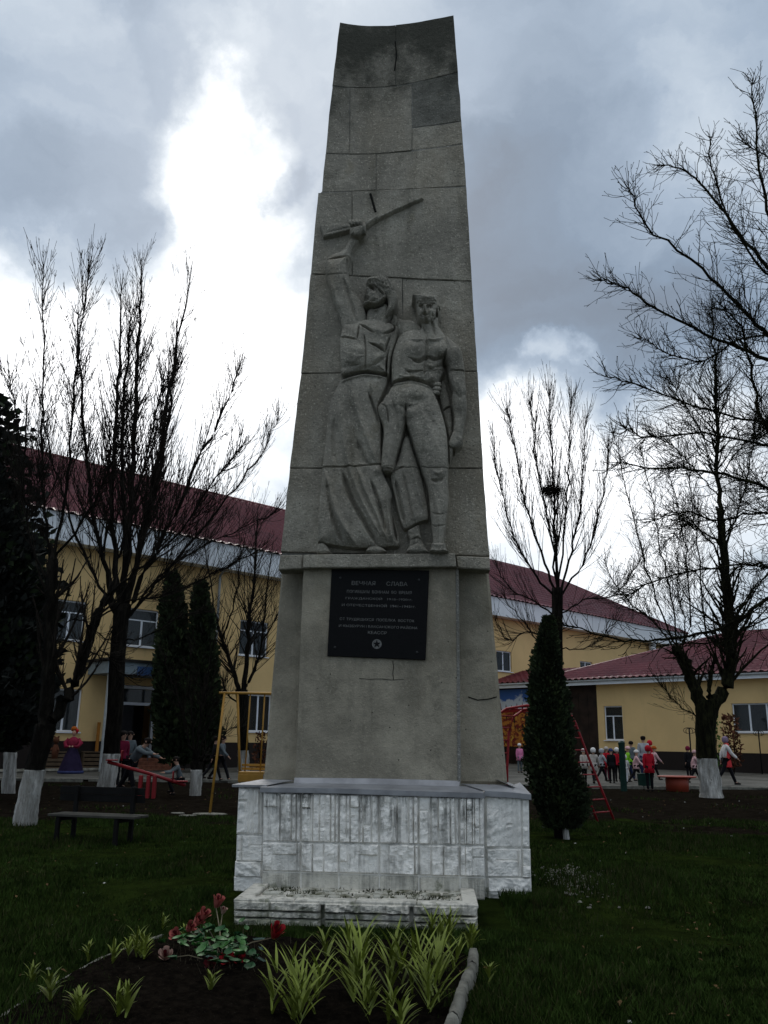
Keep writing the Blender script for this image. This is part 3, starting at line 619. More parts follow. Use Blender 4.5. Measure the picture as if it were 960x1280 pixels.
rs = MB(); a = [(ml(x, y, VR), ) for x, y in ((463, 242.5), (466, 253), (469.5, 265.5))]; rs.tube([(q[0][0], VR-.01, q[0][1]) for q in a], .014, 4); rs.build('rifle_sling', 'dark_core', mon)

# ---- plaque
pc = [ml(*q, -.03) for q in ((414.5, 711), (536.5, 713), (532, 825), (409, 820))]
plq = panel('memorial_plaque', pc, -.03, .028, 'granite', 4, 4, None, .006, 0, 0, gap=0); tag(plq, 'black granite plaque with engraved Cyrillic text and star')
def pq(s, t):  # plaque coordinates 0..1 from top left
    tl, tr, br, bl = [np.array(c) for c in pc]; return (1-s)*(1-t)*tl+s*(1-t)*tr+s*t*br+(1-s)*t*bl
TX = [('ВЕЧНАЯ      СЛАВА', .50, .165, .040, 1.), ('ПОГИБШИМ  ВОИНАМ  ВО  ВРЕМЯ', .50, .262, .029, 1), ('ГРАЖДАНСКОЙ   1918–1920гг.', .50, .340, .031, 1), ('И ОТЕЧЕСТВЕННОЙ  1941–1945гг.', .50, .418, .031, 1),
      ('ОТ ТРУДЯЩИХСЯ  ПОСЕЛКА  ВОСТОК', .49, .578, .031, 1), ('И КЫЗБУРУН I БАКСАНСКОГО РАЙОНА', .505, .655, .031, 1), ('КБАССР', .5, .722, .029, 1)]
WID = [.57, .66, .68, .75, .76, .80, .19]
dg = bpy.context.evaluated_depsgraph_get()
for (s, cx, cy, hgt, _), wd in zip(TX, WID):
    cu = bpy.data.curves.new('t', 'FONT'); cu.body = s; cu.align_x = 'CENTER'; cu.align_y = 'CENTER'; cu.size = 1; cu.extrude = .0; cu.resolution_u = 3; cu.offset = -.002
    to = bpy.data.objects.new('t', cu); C.objects.link(to); dg.update(); me = bpy.data.meshes.new_from_object(to.evaluated_get(dg)); bpy.data.objects.remove(to)
    co = np.array([v.co[:] for v in me.vertices]); w0 = co[:, 0].max()-co[:, 0].min(); mid = (co[:, 0].max()+co[:, 0].min())/2; h0 = co[:, 1].max()-co[:, 1].min()
    V = []
    for x, y, z in co:
        P = pq(cx+(x-mid)/w0*wd, cy-(y/h0)*hgt*1.15); V.append((P[0], -.0325, P[1]))
    F = [tuple(p.vertices) for p in me.polygons]; bpy.data.meshes.remove(me); mesh('lettering', V, F, 'engraving', plq)
st = MB(); ce = pq(.5, .846); R1 = .052
ring = [(ce[0]+R1*math.cos(a), -.0325, ce[1]+R1*math.sin(a)) for a in np.linspace(0, 2*math.pi, 31)[:-1]]
star = [(ce[0]+(R1*.9 if k % 2 == 0 else R1*.36)*math.sin(k*math.pi/5), -.0345, ce[1]+(R1*.9 if k % 2 == 0 else R1*.36)*math.cos(k*math.pi/5)) for k in range(10)]
st.add(ring, [tuple(range(30))]); st.add(star+[(ce[0], -.0345, ce[1])], [(10, k, (k+1) % 10) for k in range(10)], 1); st.build('star_emblem', ['engraving', 'granite'], plq)
for s, t in ((.095, .105), (.90, .11), (.075, .9), (.91, .92)):
    P = pq(s, t); b = MB(); b.tube([(P[0], -.028, P[1]), (P[0], -.038, P[1]), (P[0], -.04, P[1])], [.014, .014, .008], 8); b.build('bolt', 'bolt_metal', plq)

# ---- white base of stone-patterned tiles
VW = -.5; VB = -.40
def rock(seed, blocks, amp=.012):
    def f(U, Z, c=None): return 0
    return f
def tile(corners_px, v, mat, seed, blocks, mold=.030, name='stone_tile', nu=34, nz=34, thick=.05):
    c = [np.array(ml(x, y, v)) for x, y in corners_px]; tl, tr, br, bl = c
    W_ = abs(tr[0]-tl[0]); H_ = abs(tl[1]-bl[1])
    su = np.linspace(0, 1, nu); sz = np.linspace(0, 1, nz); A, B = np.meshgrid(su, sz)
    g = .004; A2 = g/W_+A*(1-2*g/W_); B2 = g/H_+B*(1-2*g/H_)
    P = ((1-A2)*(1-B2))[..., None]*tl+(A2*(1-B2))[..., None]*tr+(A2*B2)[..., None]*br+((1-A2)*B2)[..., None]*bl
    U, Z = P[..., 0], P[..., 1]; h = np.zeros_like(U); r = np.random.default_rng(seed)
    for (x0, x1, y0, y1) in blocks:
        d = np.minimum(np.minimum(A-x0, x1-A)*W_, np.minimum(B-y0, y1-B)*H_); b = r.uniform(.3, 1.15); t = np.clip(d/.008, 0, 1)
        sx, sy = r.uniform(-.25, .25, 2); h = np.maximum(h, np.where(d > 0, mold*b*(np.sqrt(1-(1-t)**2)*(1+sx*(A-.5)+sy*(B-.5))), 0))
    rg = vnoise(U, Z, 4.5, seed, 4); h = h*(1+.6*rg+.25*vnoise(U, Z, 11, seed+6, 3))+.0035*np.abs(vnoise(U, Z, 14, seed+3, 2))
    e = np.zeros_like(h); e[0] = e[-1] = 1; e[:, 0] = e[:, -1] = 1; h = np.where(e > 0, -.004, h)
    hh, ww = U.shape; top = np.stack([U, v-h, Z], -1).reshape(-1, 3); idx = np.arange(hh*ww).reshape(hh, ww)
    F = [tuple(q) for q in np.stack([idx[1:, :-1], idx[1:, 1:], idx[:-1, 1:], idx[:-1, :-1]], -1).reshape(-1, 4)]
    ring = list(idx[0, :])+list(idx[1:, -1])+list(idx[-1, :-1][::-1])+list(idx[1:-1, 0][::-1]); bk = top[ring].copy(); bk[:, 1] = v+thick; n = len(ring); b = hh*ww
    F += [(ring[i], ring[(i+1) % n], b+(i+1) % n, b+i) for i in range(n)]
    return F, np.vstack([top, bk])
def put_tile(*a, parent=None, **k):
    nm = k.pop('name', 'stone_tile'); F, V = tile(*a, **k); return mesh(nm, V, F, a[2], parent or mon, False)
TOPB = [[(0, .34, 0, .28), (0, .34, .29, 1), (.36, .44, .05, 1), (.46, .58, 0, 1), (.60, .74, 0, .55), (.60, .74, .57, 1), (.76, .86, 0, 1), (.88, 1, 0, 1)],
        [(0, .22, 0, .3), (0, .22, .32, 1), (.24, .30, 0, 1), (.32, .48, 0, 1), (.50, .64, 0, .7), (.50, .64, .72, 1), (.66, .78, 0, 1), (.80, .9, 0, 1), (.92, 1, 0, 1)],
        [(0, .16, 0, 1), (.18, .26, 0, 1), (.28, .5, 0, .26), (.28, .5, .28, 1), (.52, .6, 0, 1), (.62, .8, 0, .62), (.62, .8, .64, 1), (.82, 1, 0, 1)]]
BOTB = [[(0, .2, 0, .6), (0, .2, .61, 1), (.21, .5, 0, 1), (.51, 1, 0, .38), (.51, 1, .39, 1)], [(0, .25, 0, 1), (.26, .9, 0, .4), (.26, .9, .41, 1), (.91, 1, 0, 1)], [(0, .3, 0, 1), (.31, .6, 0, .5), (.31, .6, .51, 1), (.61, 1, 0, 1)]]
cx_ = [329, 377, 424, 474, 523, 574, 605]
tl_ = lambda x: 990+(x-329)*.024; tm = lambda x: 1052+(x-329)*.018; tb = lambda x: 1089+(x-329)*.028; te = lambda x: 1101+(x-329)*.035; bt = lambda x: 1118+(x-329)*.03
for i in range(6):
    a, b = cx_[i], cx_[i+1]; a2, b2 = [q+(q-467)*.006 for q in (a, b)]; a3, b3 = [q+(q-467)*.01 for q in (a, b)]
    put_tile([(a, tl_(a)), (b, tl_(b)), (b2, tm(b)), (a2, tm(a))], VW, 'white_paint_streaked', 40+i, TOPB[i % 3])
    put_tile([(a2, tm(a)), (b2, tm(b)), (b3, tb(b)), (a3, tb(a))], VW, 'white_paint_streaked', 50+i, BOTB[(i+1) % 3], nz=22)
    put_tile([(a3, tb(a)+.6), (b3, tb(b)+.6), (b3, bt(b)), (a3, bt(a))], VW+.008, 'slab_paint', 60+i, [(0, 1, 0, 1)], .006, nu=14, nz=12, name='base_course')
for i, (x0, x1, y0, y1) in enumerate([(606, 652, 994, 1060), (652, 661, 995, 1060), (607, 652, 1060, 1096), (652, 663, 1060, 1097), (608, 664, 1096, 1127)]):
    put_tile([(x0, y0), (x1+.5, y0+1), (x1+1.5, y1+.5), (x0, y1)], VB, 'white_paint', 70+i, (TOPB+BOTB)[[0, 1, 4, 4, 1][i]] if i in (0, 2) else [(0, 1, 0, .6), (0, 1, .6, 1)], nu=22 if x1-x0 > 20 else 8, nz=28)
for i, (x0, x1, y0, y1, s) in enumerate([(298, 330, 984, 1043, 3), (295.5, 330, 1043, 1076, 1), (293.5, 329, 1076, 1095, 1), (292, 329, 1095, 1118, 0)]):
    put_tile([(x0, y0), (x1, y0+1), (x1, y1+1.5), (x0-s, y1)], VB, 'white_paint', 80+i, TOPB[i] if i < 1 else [(0, 1, 0, 1)] if i > 1 else BOTB[0], nu=16, nz=22)
# masonry core behind the tiles
mb_ = MB()
u0 = ml(329, 1040, VW)[0]; u1 = ml(605.5, 1040, VW)[0]; w0 = ml(296, 1040, VB)[0]; w1 = ml(662, 1040, VB)[0]; zt = ml(470, 993, VW)[1]
mb_.box(u0+.012, u1-.008, VW+.012, .9, -.1, zt-.012); mb_.box(w0+.02, w1-.02, VB+.012, .85, -.1, zt-.02); mb_.build('base_core', 'white_paint', mon)
# right-hand return face of the base, stone tiled too
# sheet-metal cappings, sloping up to the pedestal
def sheetm(name, A, B, lip, t=.004, label=None):
    # A: front edge px list at depth va; B: back edge list at depth vb
    m = MB(); (pa, va), (pb, vb) = A, B; n = len(pa)
    a = [(ml(x, y, va)[0], va, ml(x, y, va)[1]) for x, y in pa]; b = [(ml(x, y, vb)[0], vb, ml(x, y, vb)[1]) for x, y in pb]
    c = [(p[0], p[1]+.002, p[2]-lip) for p in a]
    for u, w in ((a, b), (c, a)):
        for i in range(n-1):
            V = [u[i], u[i+1], w[i+1], w[i]]; m.add(V, [(0, 1, 2, 3)]); m.add([(q[0], q[1]+t, q[2]-t) for q in V], [(3, 2, 1, 0)])
    o = m.build(name, 'sheet_metal', mon); return o
sheetm('metal_capping', ([(325, 984), (420, 985.5), (510, 988.5), (606, 991.5)], VW-.045), ([(337, 979), (420, 979), (510, 981), (598, 983)], -.02), .046)
sheetm('metal_capping', ([(367, 979.8), (470, 980.8), (574, 983)], -.05), ([(368, 972), (470, 973), (575, 976)], -.004), .012)
sheetm('metal_capping', ([(606, 988.5), (640, 990.5), (664, 993)], VB-.05), ([(576, 979.5), (640, 981.5), (650, 978)], .1), .05)
sheetm('metal_capping', ([(290, 980.5), (310, 981), (334, 981.5)], VB-.05), ([(328, 974), (350, 974.5), (369, 975)], .1), .022)
m_ = MB(); p1 = ml(664, 993, VB-.05); p2 = ml(668, 974, .9)
zr = p1[1]; m_.add([(p1[0], VB-.05, zr), (p1[0]+.01, .9, zr+.01), (p1[0]-.3, .9, zr+.11), (p1[0]-.29, .1, zr+.11)], [(0, 1, 2, 3)]); m_.add([(p1[0], VB-.05, zr), (p1[0]+.01, .9, zr+.01), (p1[0]+.012, .9, zr-.05), (p1[0]+.002, VB-.05, zr-.05)], [(3, 2, 1, 0)]); m_.build('metal_capping', 'sheet_metal', mon)

# ------------------------------------------------------------ low stone ledge in front
led = empty('stone_ledge', (0, 8.55, .05), YAW); tag(led, 'low whitewashed block ledge with mossy brick top at the foot of the monument', 'ledge')
ledl = Rm.T @ (np.array((0, 8.55, .05))-Om)
VL = -1.36
def reparent(o, p, off): 
    o.parent = p; o.location = tuple(-np.array(off))
for i, (x0, x1, x0b, x1b) in enumerate([(292, 401.5, 292, 401.5), (405, 512.5, 405, 512.5), (516, 598, 516, 596)]):
    q = lambda x: 1124.5+(x-292)*.026; r_ = lambda x: 1157+(x-292)*.031
    for rr, (f0, f1, nb) in enumerate(((0, .40, 2), (.40, .66, 2), (.66, 1.15, 2))):
        cc = [(x0, q(x0)+(r_(x0)-q(x0))*f0), (x1, q(x1)+(r_(x1)-q(x1))*f0), (x1b, q(x1)+(r_(x1)-q(x1))*f1), (x0b, q(x0)+(r_(x0)-q(x0))*f1)]
        k = [.0, .42+.1*math.sin(i*3+rr), .74, 1.] if rr == 0 else ([0, .4, 1.] if rr == 1 else [0, .55, 1.])
        o = put_tile(cc, VL, 'slab_paint', 90+i*3+rr, [(k[j]+(.012 if j == 0 else 0), k[j+1]-.014, .03, .97) for j in range(len(k)-1)], .042, nu=44, nz=8, name='ledge_stone', parent=led); reparent(o, led, ledl)
m = MB(); ua = ml(293, 1140, VL)[0]; ub = ml(597, 1140, VL)[0]; zt2 = ml(450, 1127, VL)[1]
m.box(ua, ub, VL+.055, VW+.03, -.1, zt2-.035); o = m.build('ledge_core', 'slab_paint', led); reparent(o, led, ledl)
for nm, (a0, a1, b0, b1) in (('coping', (ua-.012, ub+.01, VL-.012, VL+.15)), ('coping', (ua-.012, ua+.14, VL+.154, VW-.01)), ('coping', (ub-.13, ub+.01, VL+.154, VW-.01))):
    k = 4 if a1-a0 > 1 else 1
    for j in range(k):
        m = MB(); s0 = a0+(a1-a0)*j/k; s1 = a0+(a1-a0)*(j+1)/k; m.box(s0+.003, s1-.003, b0, b1, zt2-.034, zt2+.002*((j*7) % 3), bev=.007); o = m.build(nm, 'slab_paint', led); reparent(o, led, ledl)
m = MB(); j = 0; r = random.Random(3)      # uneven bricks laid in the top
y = VL+.165
row = 0
while y < VW-.09:
    x = ua+.16-(row % 2)*.08
    while x < ub-.2:
        w = r.uniform(.12, .2)
        if x > ua+.14 and r.random() > .1:
            m = MB(); dz = r.uniform(-.02, .006); ry = r.uniform(-.008, .008); m.box(x, x+w-.016, y+ry, y+.105+ry, zt2-.06, zt2-.016+dz, bev=.008); o = m.build('brick', 'mossy_brick', led); reparent(o, led, ledl)
        x += w+.006
    y += .128; row += 1
def moss_clump(n, uu, vv, z0, seed, par, off, hgt=.035):
    r = np.random.default_rng(seed); V = []; F = []
    for i in range(n):
        x, y = r.uniform(*uu), r.uniform(*vv); k = math.sin(x*6+y*9)+math.sin(x*15-y*13)+r.normal()*.5
        if k < .55: continue
        a = r.uniform(0, 6.28); h = hgt*r.uniform(.3, 1); w = .012; b = len(V); V += [(x-w*math.cos(a), y-w*math.sin(a), z0), (x+w*math.cos(a), y+w*math.sin(a), z0), (x+r.normal()*.012, y+r.normal()*.012, z0+h)]; F.append((b, b+1, b+2))
    o = mesh('moss_growth', V, F, 'moss', par); o['kind'] = 'stuff'
    if off is not None: reparent(o, par, off)
moss_clump(3600, (ua+.15, ub-.14), (VL+.15, VW-.02), zt2-.05, 2, led, ledl, .045)

# ------------------------------------------------------------ bare trees
class Tubes:
    def __init__(s): s.g = {}
    def add(s, pts, rad, n):
        s.g.setdefault((len(pts), n), ([], [])); a = s.g[(len(pts), n)]; a[0].append(pts); a[1].append(rad)
    def build(s, name, mat, parent, smooth=False):
        Vs = []; Fs = []; base = 0
        for (k, n), (P, R) in s.g.items():
            P = np.array(P); R = np.array(R); Np = len(P)
            T = np.gradient(P, axis=1); T /= np.linalg.norm(T, axis=2, keepdims=True)+1e-9
            ref = np.where(np.abs(T[..., 2:3]) < .9, np.array([0, 0, 1.]), np.array([1., 0, 0])); a = np.cross(T, ref); a /= np.linalg.norm(a, axis=2, keepdims=True)+1e-9; b = np.cross(T, a)
            an = np.arange(n)*2*math.pi/n; V = P[:, :, None, :]+R[:, :, None, None]*(a[:, :, None, :]*np.cos(an)[None, None, :, None]+b[:, :, None, :]*np.sin(an)[None, None, :, None])
            i = np.arange(Np)[:, None, None]*k*n+np.arange(k-1)[None, :, None]*n; q = np.arange(n)[None, None, :]; q1 = (q+1) % n
            F = np.stack([i+q, i+q1, i+n+q1, i+n+q], -1).reshape(-1, 4)+base; Vs.append(V.reshape(-1, 3)); Fs.append(F); base += Np*k*n
        return mesh(name, np.vstack(Vs), np.vstack(Fs), mat, parent, smooth)
def nrm(v): return v/(np.linalg.norm(v)+1e-9)
def sprout(T, p, d, L, r, up, lvl, maxl, R, dens, wob=.12, ang=.6, opp=False, bud=0, ratio=.45):
    k = 7 if lvl == 0 else (5 if lvl == 1 else 4); pts = [p]; st = L/(k-1); cur = d
    for i in range(k-1): cur = nrm(cur+np.array([0, 0, up])*(1.0 if lvl < 2 else .7)+R.normal(size=3)*wob); pts.append(pts[-1]+cur*st)
    pts = np.array(pts); rad = [max(r*(1-.72*i/(k-1)), .0040) for i in range(k)]
    T.add(pts, rad, 6 if r > .04 else (4 if r > .012 else 3))
    if bud: e = pts[-1]; T.add(np.array([e-cur*.01, e+cur*bud*.5, e+cur*bud*1.3]), [.004, bud*.5, .003], 4)
    if lvl >= maxl: return
    n = max(1, int(L*dens[lvl]*R.uniform(.8, 1.2)))
    for j in range(n):
        t = R.uniform(.12, .97); x = t*(k-1); i = min(int(x), k-2); q = pts[i]+(pts[i+1]-pts[i])*(x-i); dd = nrm(pts[i+1]-pts[i])
        s = nrm(np.cross(dd, R.normal(size=3)))
        for sg in ((1, -1) if opp and R.random() < .7 else (1,)):
            a = ang*R.uniform(.65, 1.25); nd_ = nrm(dd*math.cos(a)+sg*s*math.sin(a)); l2 = L*ratio*R.uniform(.5, 1.15)*(1.1-.75*t)
            if l2 > .06: sprout(T, q, nd_, l2, max(rad[i]*.5, .004), up, lvl+1, maxl, R, dens, wob*1.1, ang, opp, bud, ratio)
def limb_pts(px, Y, R, dy=.0, base=None, n=6):
    P = []; cur = 0
    for i, (x, y) in enumerate(px): P.append(atY(x, y, Y+dy*i/(max(1, len(px)-1))))
    P = np.array(P); o = []          # smooth
    for i in range(len(P)-1):
        a = P[max(i-1, 0)]; b = P[i]; c = P[i+1]; d = P[min(i+2, len(P)-1)]
        for k in range(n): t = k/n; o.append(.5*((2*b)+(-a+c)*t+(2*a-5*b+4*c-d)*t*t+(-a+3*b-3*c+d)*t**3))
    o.append(P[-1]); return np.array(o)
def build_tree(name, label, cat, group, base_px, trunk, limbs, Y, seed, white=None, twig=dict(), barkm='bark'):
    """trunk: [(px,py,r_px)...]; limbs: list of (points px, r0_px, r1_px, depth drift, n shoots, shoot length m)"""
    R = np.random.default_rng(seed); sc = Y/1080*.85
    root = empty(name, tuple(np.array([atY(trunk[0][0], trunk[0][1], Y)[0], Y, gz(0, Y)]))); tag(root, label, cat, group)
    off = np.array(root.location); inv = Matrix.Translation(tuple(-off))
    def fin(o): o.matrix_parent_inverse = inv; return o
    tp = limb_pts([(a, b) for a, b, _ in trunk], Y, R); tr = np.interp(np.linspace(0, 1, len(tp)), np.linspace(0, 1, len(trunk)), [c*sc for _, _, c in trunk])
    # trunk surface with bark ridges
    def trunk_mesh(nm, pts, rad, mat, grow=0., n=18):
        V = []; k = len(pts)
        for i, (p, r) in enumerate(zip(pts, rad)):
            for j in range(n):
                a = 2*math.pi*j/n; rr = (r+grow)*(1+.06*math.sin(a*3+i*.4+seed)+.05*math.sin(a*7+i*.9)+R.normal()*.015); V.append((p[0]+rr*math.cos(a), p[1]+rr*math.sin(a), p[2]))
        F = [(i*n+j, i*n+(j+1) % n, (i+1)*n+(j+1) % n, (i+1)*n+j) for i in range(k-1) for j in range(n)]+[tuple((k-1)*n+j for j in range(n))]
        return fin(mesh(nm, V, F, mat, root, True))
    low = tp[0].copy(); low[2] -= .3; tpx = np.vstack([low, tp]); trx = np.concatenate([[tr[0]*1.25], tr])
    trx[1] *= 1.12
    rs_z = np.linspace(0, 1, 28); tt = np.linspace(0, 1, len(tpx)); tpd = np.stack([np.interp(rs_z, tt, tpx[:, c]) for c in range(3)], -1); trd = np.interp(rs_z, tt, trx)
    if white:
        wz = atY(trunk[0][0], white, Y)[2]; lo = tpd[:, 2] <= wz; i = min(int(lo.sum()), 26); f = (wz-tpd[i-1, 2])/(tpd[i, 2]-tpd[i-1, 2]); pm = tpd[i-1]*(1-f)+tpd[i]*f; rm_ = trd[i-1]*(1-f)+trd[i]*f
        a = np.vstack([tpd[:i], pm]); zz = np.linspace(0, 1, 22); ta = np.linspace(0, 1, len(a)); a2 = np.stack([np.interp(zz, ta, a[:, c]) for c in range(3)], -1); r2 = np.interp(zz, ta, np.append(trd[:i], rm_))
        trunk_mesh('limewashed_trunk_base', a2, r2, 'limewash', .004); trunk_mesh('trunk', np.vstack([pm, tpd[i:]]), np.append(rm_, trd[i:]), barkm)
    else: trunk_mesh('trunk', tpd, trd, barkm)
    Tt = Tubes(); kw = dict(up=.05, maxl=2, dens=(2.2, 3.5, 4), wob=.1, ang=.55, opp=False, bud=0, ratio=.42); kw.update(twig); up = kw.pop('up'); maxl = kw.pop('maxl'); dens = kw.pop('dens')
    DN = twig.get('DN', 3.4); SLm = twig.get('SL', 1.5); kw.pop('DN', None); kw.pop('SL', None)
    for pts, r0, r1, dy, ns, sl in limbs:
        P = limb_pts(pts, Y, R, dy, n=5); P[1:-1] += R.normal(size=P[1:-1].shape)*.02*min(1.3, Y/16); ls = 1.0 if r0 >= 8.5 else (.68 if r0 > 5 else .52); rad = np.linspace(r0*sc*ls, max(r1*sc*ls, .008), len(P)); lt = Tubes(); lt.add(P, list(rad), 9 if r0 > 4 else 6)
        fin(lt.build('limb', barkm, root, True))
        for _ in range(int(ns*DN)):
            t = R.uniform(.12, 1)**.8; x = t*(len(P)-1); i = min(int(x), len(P)-2); q = P[i]+(P[i+1]-P[i])*(x-i); dd = nrm(P[i+1]-P[i]); s = nrm(np.cross(dd, R.normal(size=3))); a = kw['ang']*R.uniform(.7, 1.4)
            sprout(Tt, q, nrm(dd*math.cos(a)+s*math.sin(a)+np.array([0, 0, kw.get('lift', .0)])), SLm*sl*R.uniform(.35, 1.2)*(1.22-.8*t), max(rad[i]*.30, .0075), up, 0, maxl, R, dens, **{k: v for k, v in kw.items() if k not in ('lift',)})
        e = P[-1]; dd = nrm(P[-1]-P[-2]); sprout(Tt, e, dd, SLm*sl*.2, max(rad[-1], .008), up, 0, maxl, R, dens, **{k: v for k, v in kw.items() if k != 'lift'})
    if Tt.g: o = fin(Tt.build('twigs', 'bark_twig' if barkm == 'bark' else barkm, root)); o['kind'] = 'stuff'
    return root
TG = 'bare trees with limewashed trunks'
fan = dict(up=.16, maxl=2, dens=(3.2, 3.6, 4), wob=.055, ang=.46, opp=True, ratio=.36)
build_tree('bare_tree', 'thick bare tree nearest the left edge, whitewashed trunk forking low beside the dark bench', 'tree', TG, None,
 [(28, 1040, 16), (36, 1000, 14.5), (46, 950, 13.5), (58, 905, 14)], [
 ([(54, 915), (60, 870), (63, 800), (63, 740), (66, 700)], 11, 7.5, 0, 6, 1.1), ([(60, 908), (84, 874), (104, 822), (122, 770), (138, 742)], 9, 6, .5, 7, 1.0),
 ([(66, 705), (56, 640), (52, 560), (54, 450), (54, 330)], 4.6, 1.0, -.3, 26, 1.3), ([(66, 700), (84, 610), (90, 520), (100, 420), (112, 330)], 5, 1.0, .4, 26, 1.3), ([(63, 740), (40, 680), (28, 600), (20, 520), (12, 470)], 4, .9, .6, 18, 1.1),
 ([(138, 742), (150, 690), (170, 620), (190, 540), (205, 470)], 4.5, .9, .6, 22, 1.3), ([(138, 744), (170, 715), (215, 675), (262, 610), (300, 560)], 4, .9, -.5, 24, 1.2), ([(122, 772), (160, 752), (210, 742), (270, 715), (318, 690)], 3, .7, .4, 20, .9),
 ([(66, 700), (110, 640), (140, 580), (165, 500)], 4, .9, -.8, 18, 1.2), ([(104, 822), (130, 815), (150, 838), (175, 846)], 2.2, .7, .2, 9, .6), ([(63, 800), (90, 775), (110, 780), (135, 800)], 2, .6, -.2, 8, .6)],
 15., 11, 962, fan)
build_tree('bare_tree', 'straight bare tree behind the bench, whitewashed below, topped by a broom of tall shoots', 'tree', TG, None,
 [(131, 1000, 12.5), (138, 950, 11.5), (144, 880, 11), (149, 800, 11), (153, 755, 12)], [
 ([(150, 770), (144, 700), (140, 620), (146, 500), (150, 430), (152, 360)], 7, 1.2, .4, 34, 1.7), ([(155, 765), (160, 690), (165, 600), (170, 480), (174, 400), (176, 330)], 8, 1.2, -.5, 36, 1.7),
 ([(157, 765), (172, 690), (192, 600), (210, 500), (225, 420), (238, 345)], 7, 1.2, .6, 34, 1.7), ([(157, 770), (185, 710), (220, 640), (255, 560), (285, 500), (300, 455)], 6, 1.1, -.8, 32, 1.6),
 ([(157, 775), (195, 730), (245, 670), (295, 610), (330, 560), (348, 520)], 5, 1., .8, 30, 1.5), ([(148, 770), (128, 700), (112, 620), (104, 520), (98, 430), (96, 390)], 6, 1.1, .8, 30, 1.5),
 ([(147, 775), (118, 720), (88, 650), (64, 570), (50, 500)], 5, 1., -.6, 26, 1.5), ([(156, 760), (182, 660), (205, 560), (215, 470), (222, 400)], 6, 1., 1.6, 30, 1.6), ([(152, 760), (155, 650), (152, 540), (160, 440), (162, 390)], 6, 1., -1.6, 30, 1.6),
 ([(150, 800), (185, 795), (225, 770), (262, 765)], 2.5, .8, .3, 12, 1.0), ([(148, 830), (120, 820), (92, 800), (70, 810)], 2.4, .7, .3, 12, .9), ([(157, 775), (200, 720), (240, 690), (300, 660), (345, 640)], 3.4, .8, -.3, 24, 1.3)],
 22.7, 12, 942, dict(fan, ratio=.34, dens=(1.9, 2.4, 3)))
build_tree('bare_tree', 'slim whitewashed trunk at the left picture edge under the dark conifer', 'tree', TG, None,
 [(10, 1002, 9), (12, 960, 8.5), (14, 915, 8.5), (16, 860, 8)], [([(16, 865), (20, 780), (26, 700), (30, 600), (34, 500)], 6, 1.2, .2, 24, 1.4), ([(15, 870), (2, 800), (-15, 700)], 5, 1.2, .6, 14, 1.3), ([(18, 860), (42, 800), (62, 720), (80, 640)], 4, 1.2, -.6, 18, 1.3)], 22.5, 13, 940, dict(fan, dens=(2, 2.5, 3)))
build_tree('bare_tree', 'short pollarded stump with thin grey shoots between seesaw and yellow swing', 'tree', TG, None,
 [(244, 1000, 8), (245, 975, 7.5), (246, 952, 8.5)], [([(244, 958), (238, 925), (228, 890), (215, 850), (205, 820)], 4, .9, .3, 12, .9), ([(246, 955), (250, 900), (258, 860), (268, 800)], 3.6, .8, -.3, 14, .9), ([(248, 955), (262, 932), (280, 918), (302, 905)], 3, .8, .2, 10, .7), ([(243, 955), (240, 900), (236, 850), (240, 800)], 3, .8, .5, 12, .9), ([(248, 958), (254, 948), (258, 944)], 6, 4, .1, 4, .4), ([(246, 950), (262, 900), (285, 850), (300, 830)], 3, .8, .2, 10, .8)], 22.6, 14, 962, dict(fan, dens=(2, 2.5, 3)))
build_tree('bare_tree', 'bare tree behind the yellow swing, in front of the yellow house wall', 'tree', TG, None,
 [(304, 966, 8.5), (304, 930, 7.5), (303, 890, 8), (302, 862, 9)], [([(300, 868), (292, 840), (278, 800), (268, 765)], 5.5, 2.5, .4, 14, 1.6), ([(304, 866), (308, 820), (312, 770), (318, 715), (322, 650)], 6, 1.2, -.3, 30, 2.), ([(304, 866), (318, 838), (328, 800), (332, 750), (340, 690)], 5, 1.2, .6, 26, 1.9),
 ([(268, 765), (262, 720), (256, 680), (262, 620)], 2.5, .8, .6, 22, 1.9), ([(278, 800), (294, 750), (300, 700), (298, 640)], 2.5, .8, -.6, 22, 1.9), ([(300, 880), (284, 866), (276, 846), (262, 840)], 3, 1, .2, 12, 1.2), ([(328, 800), (346, 770), (358, 730), (366, 680)], 3, 1, .2, 18, 1.7), ([(268, 765), (240, 740), (214, 735), (190, 745)], 2, .8, .2, 16, 1.4)], 38, 15, 938, dict(fan, opp=False, dens=(1.6, 2, 2), up=.06, ang=.6))
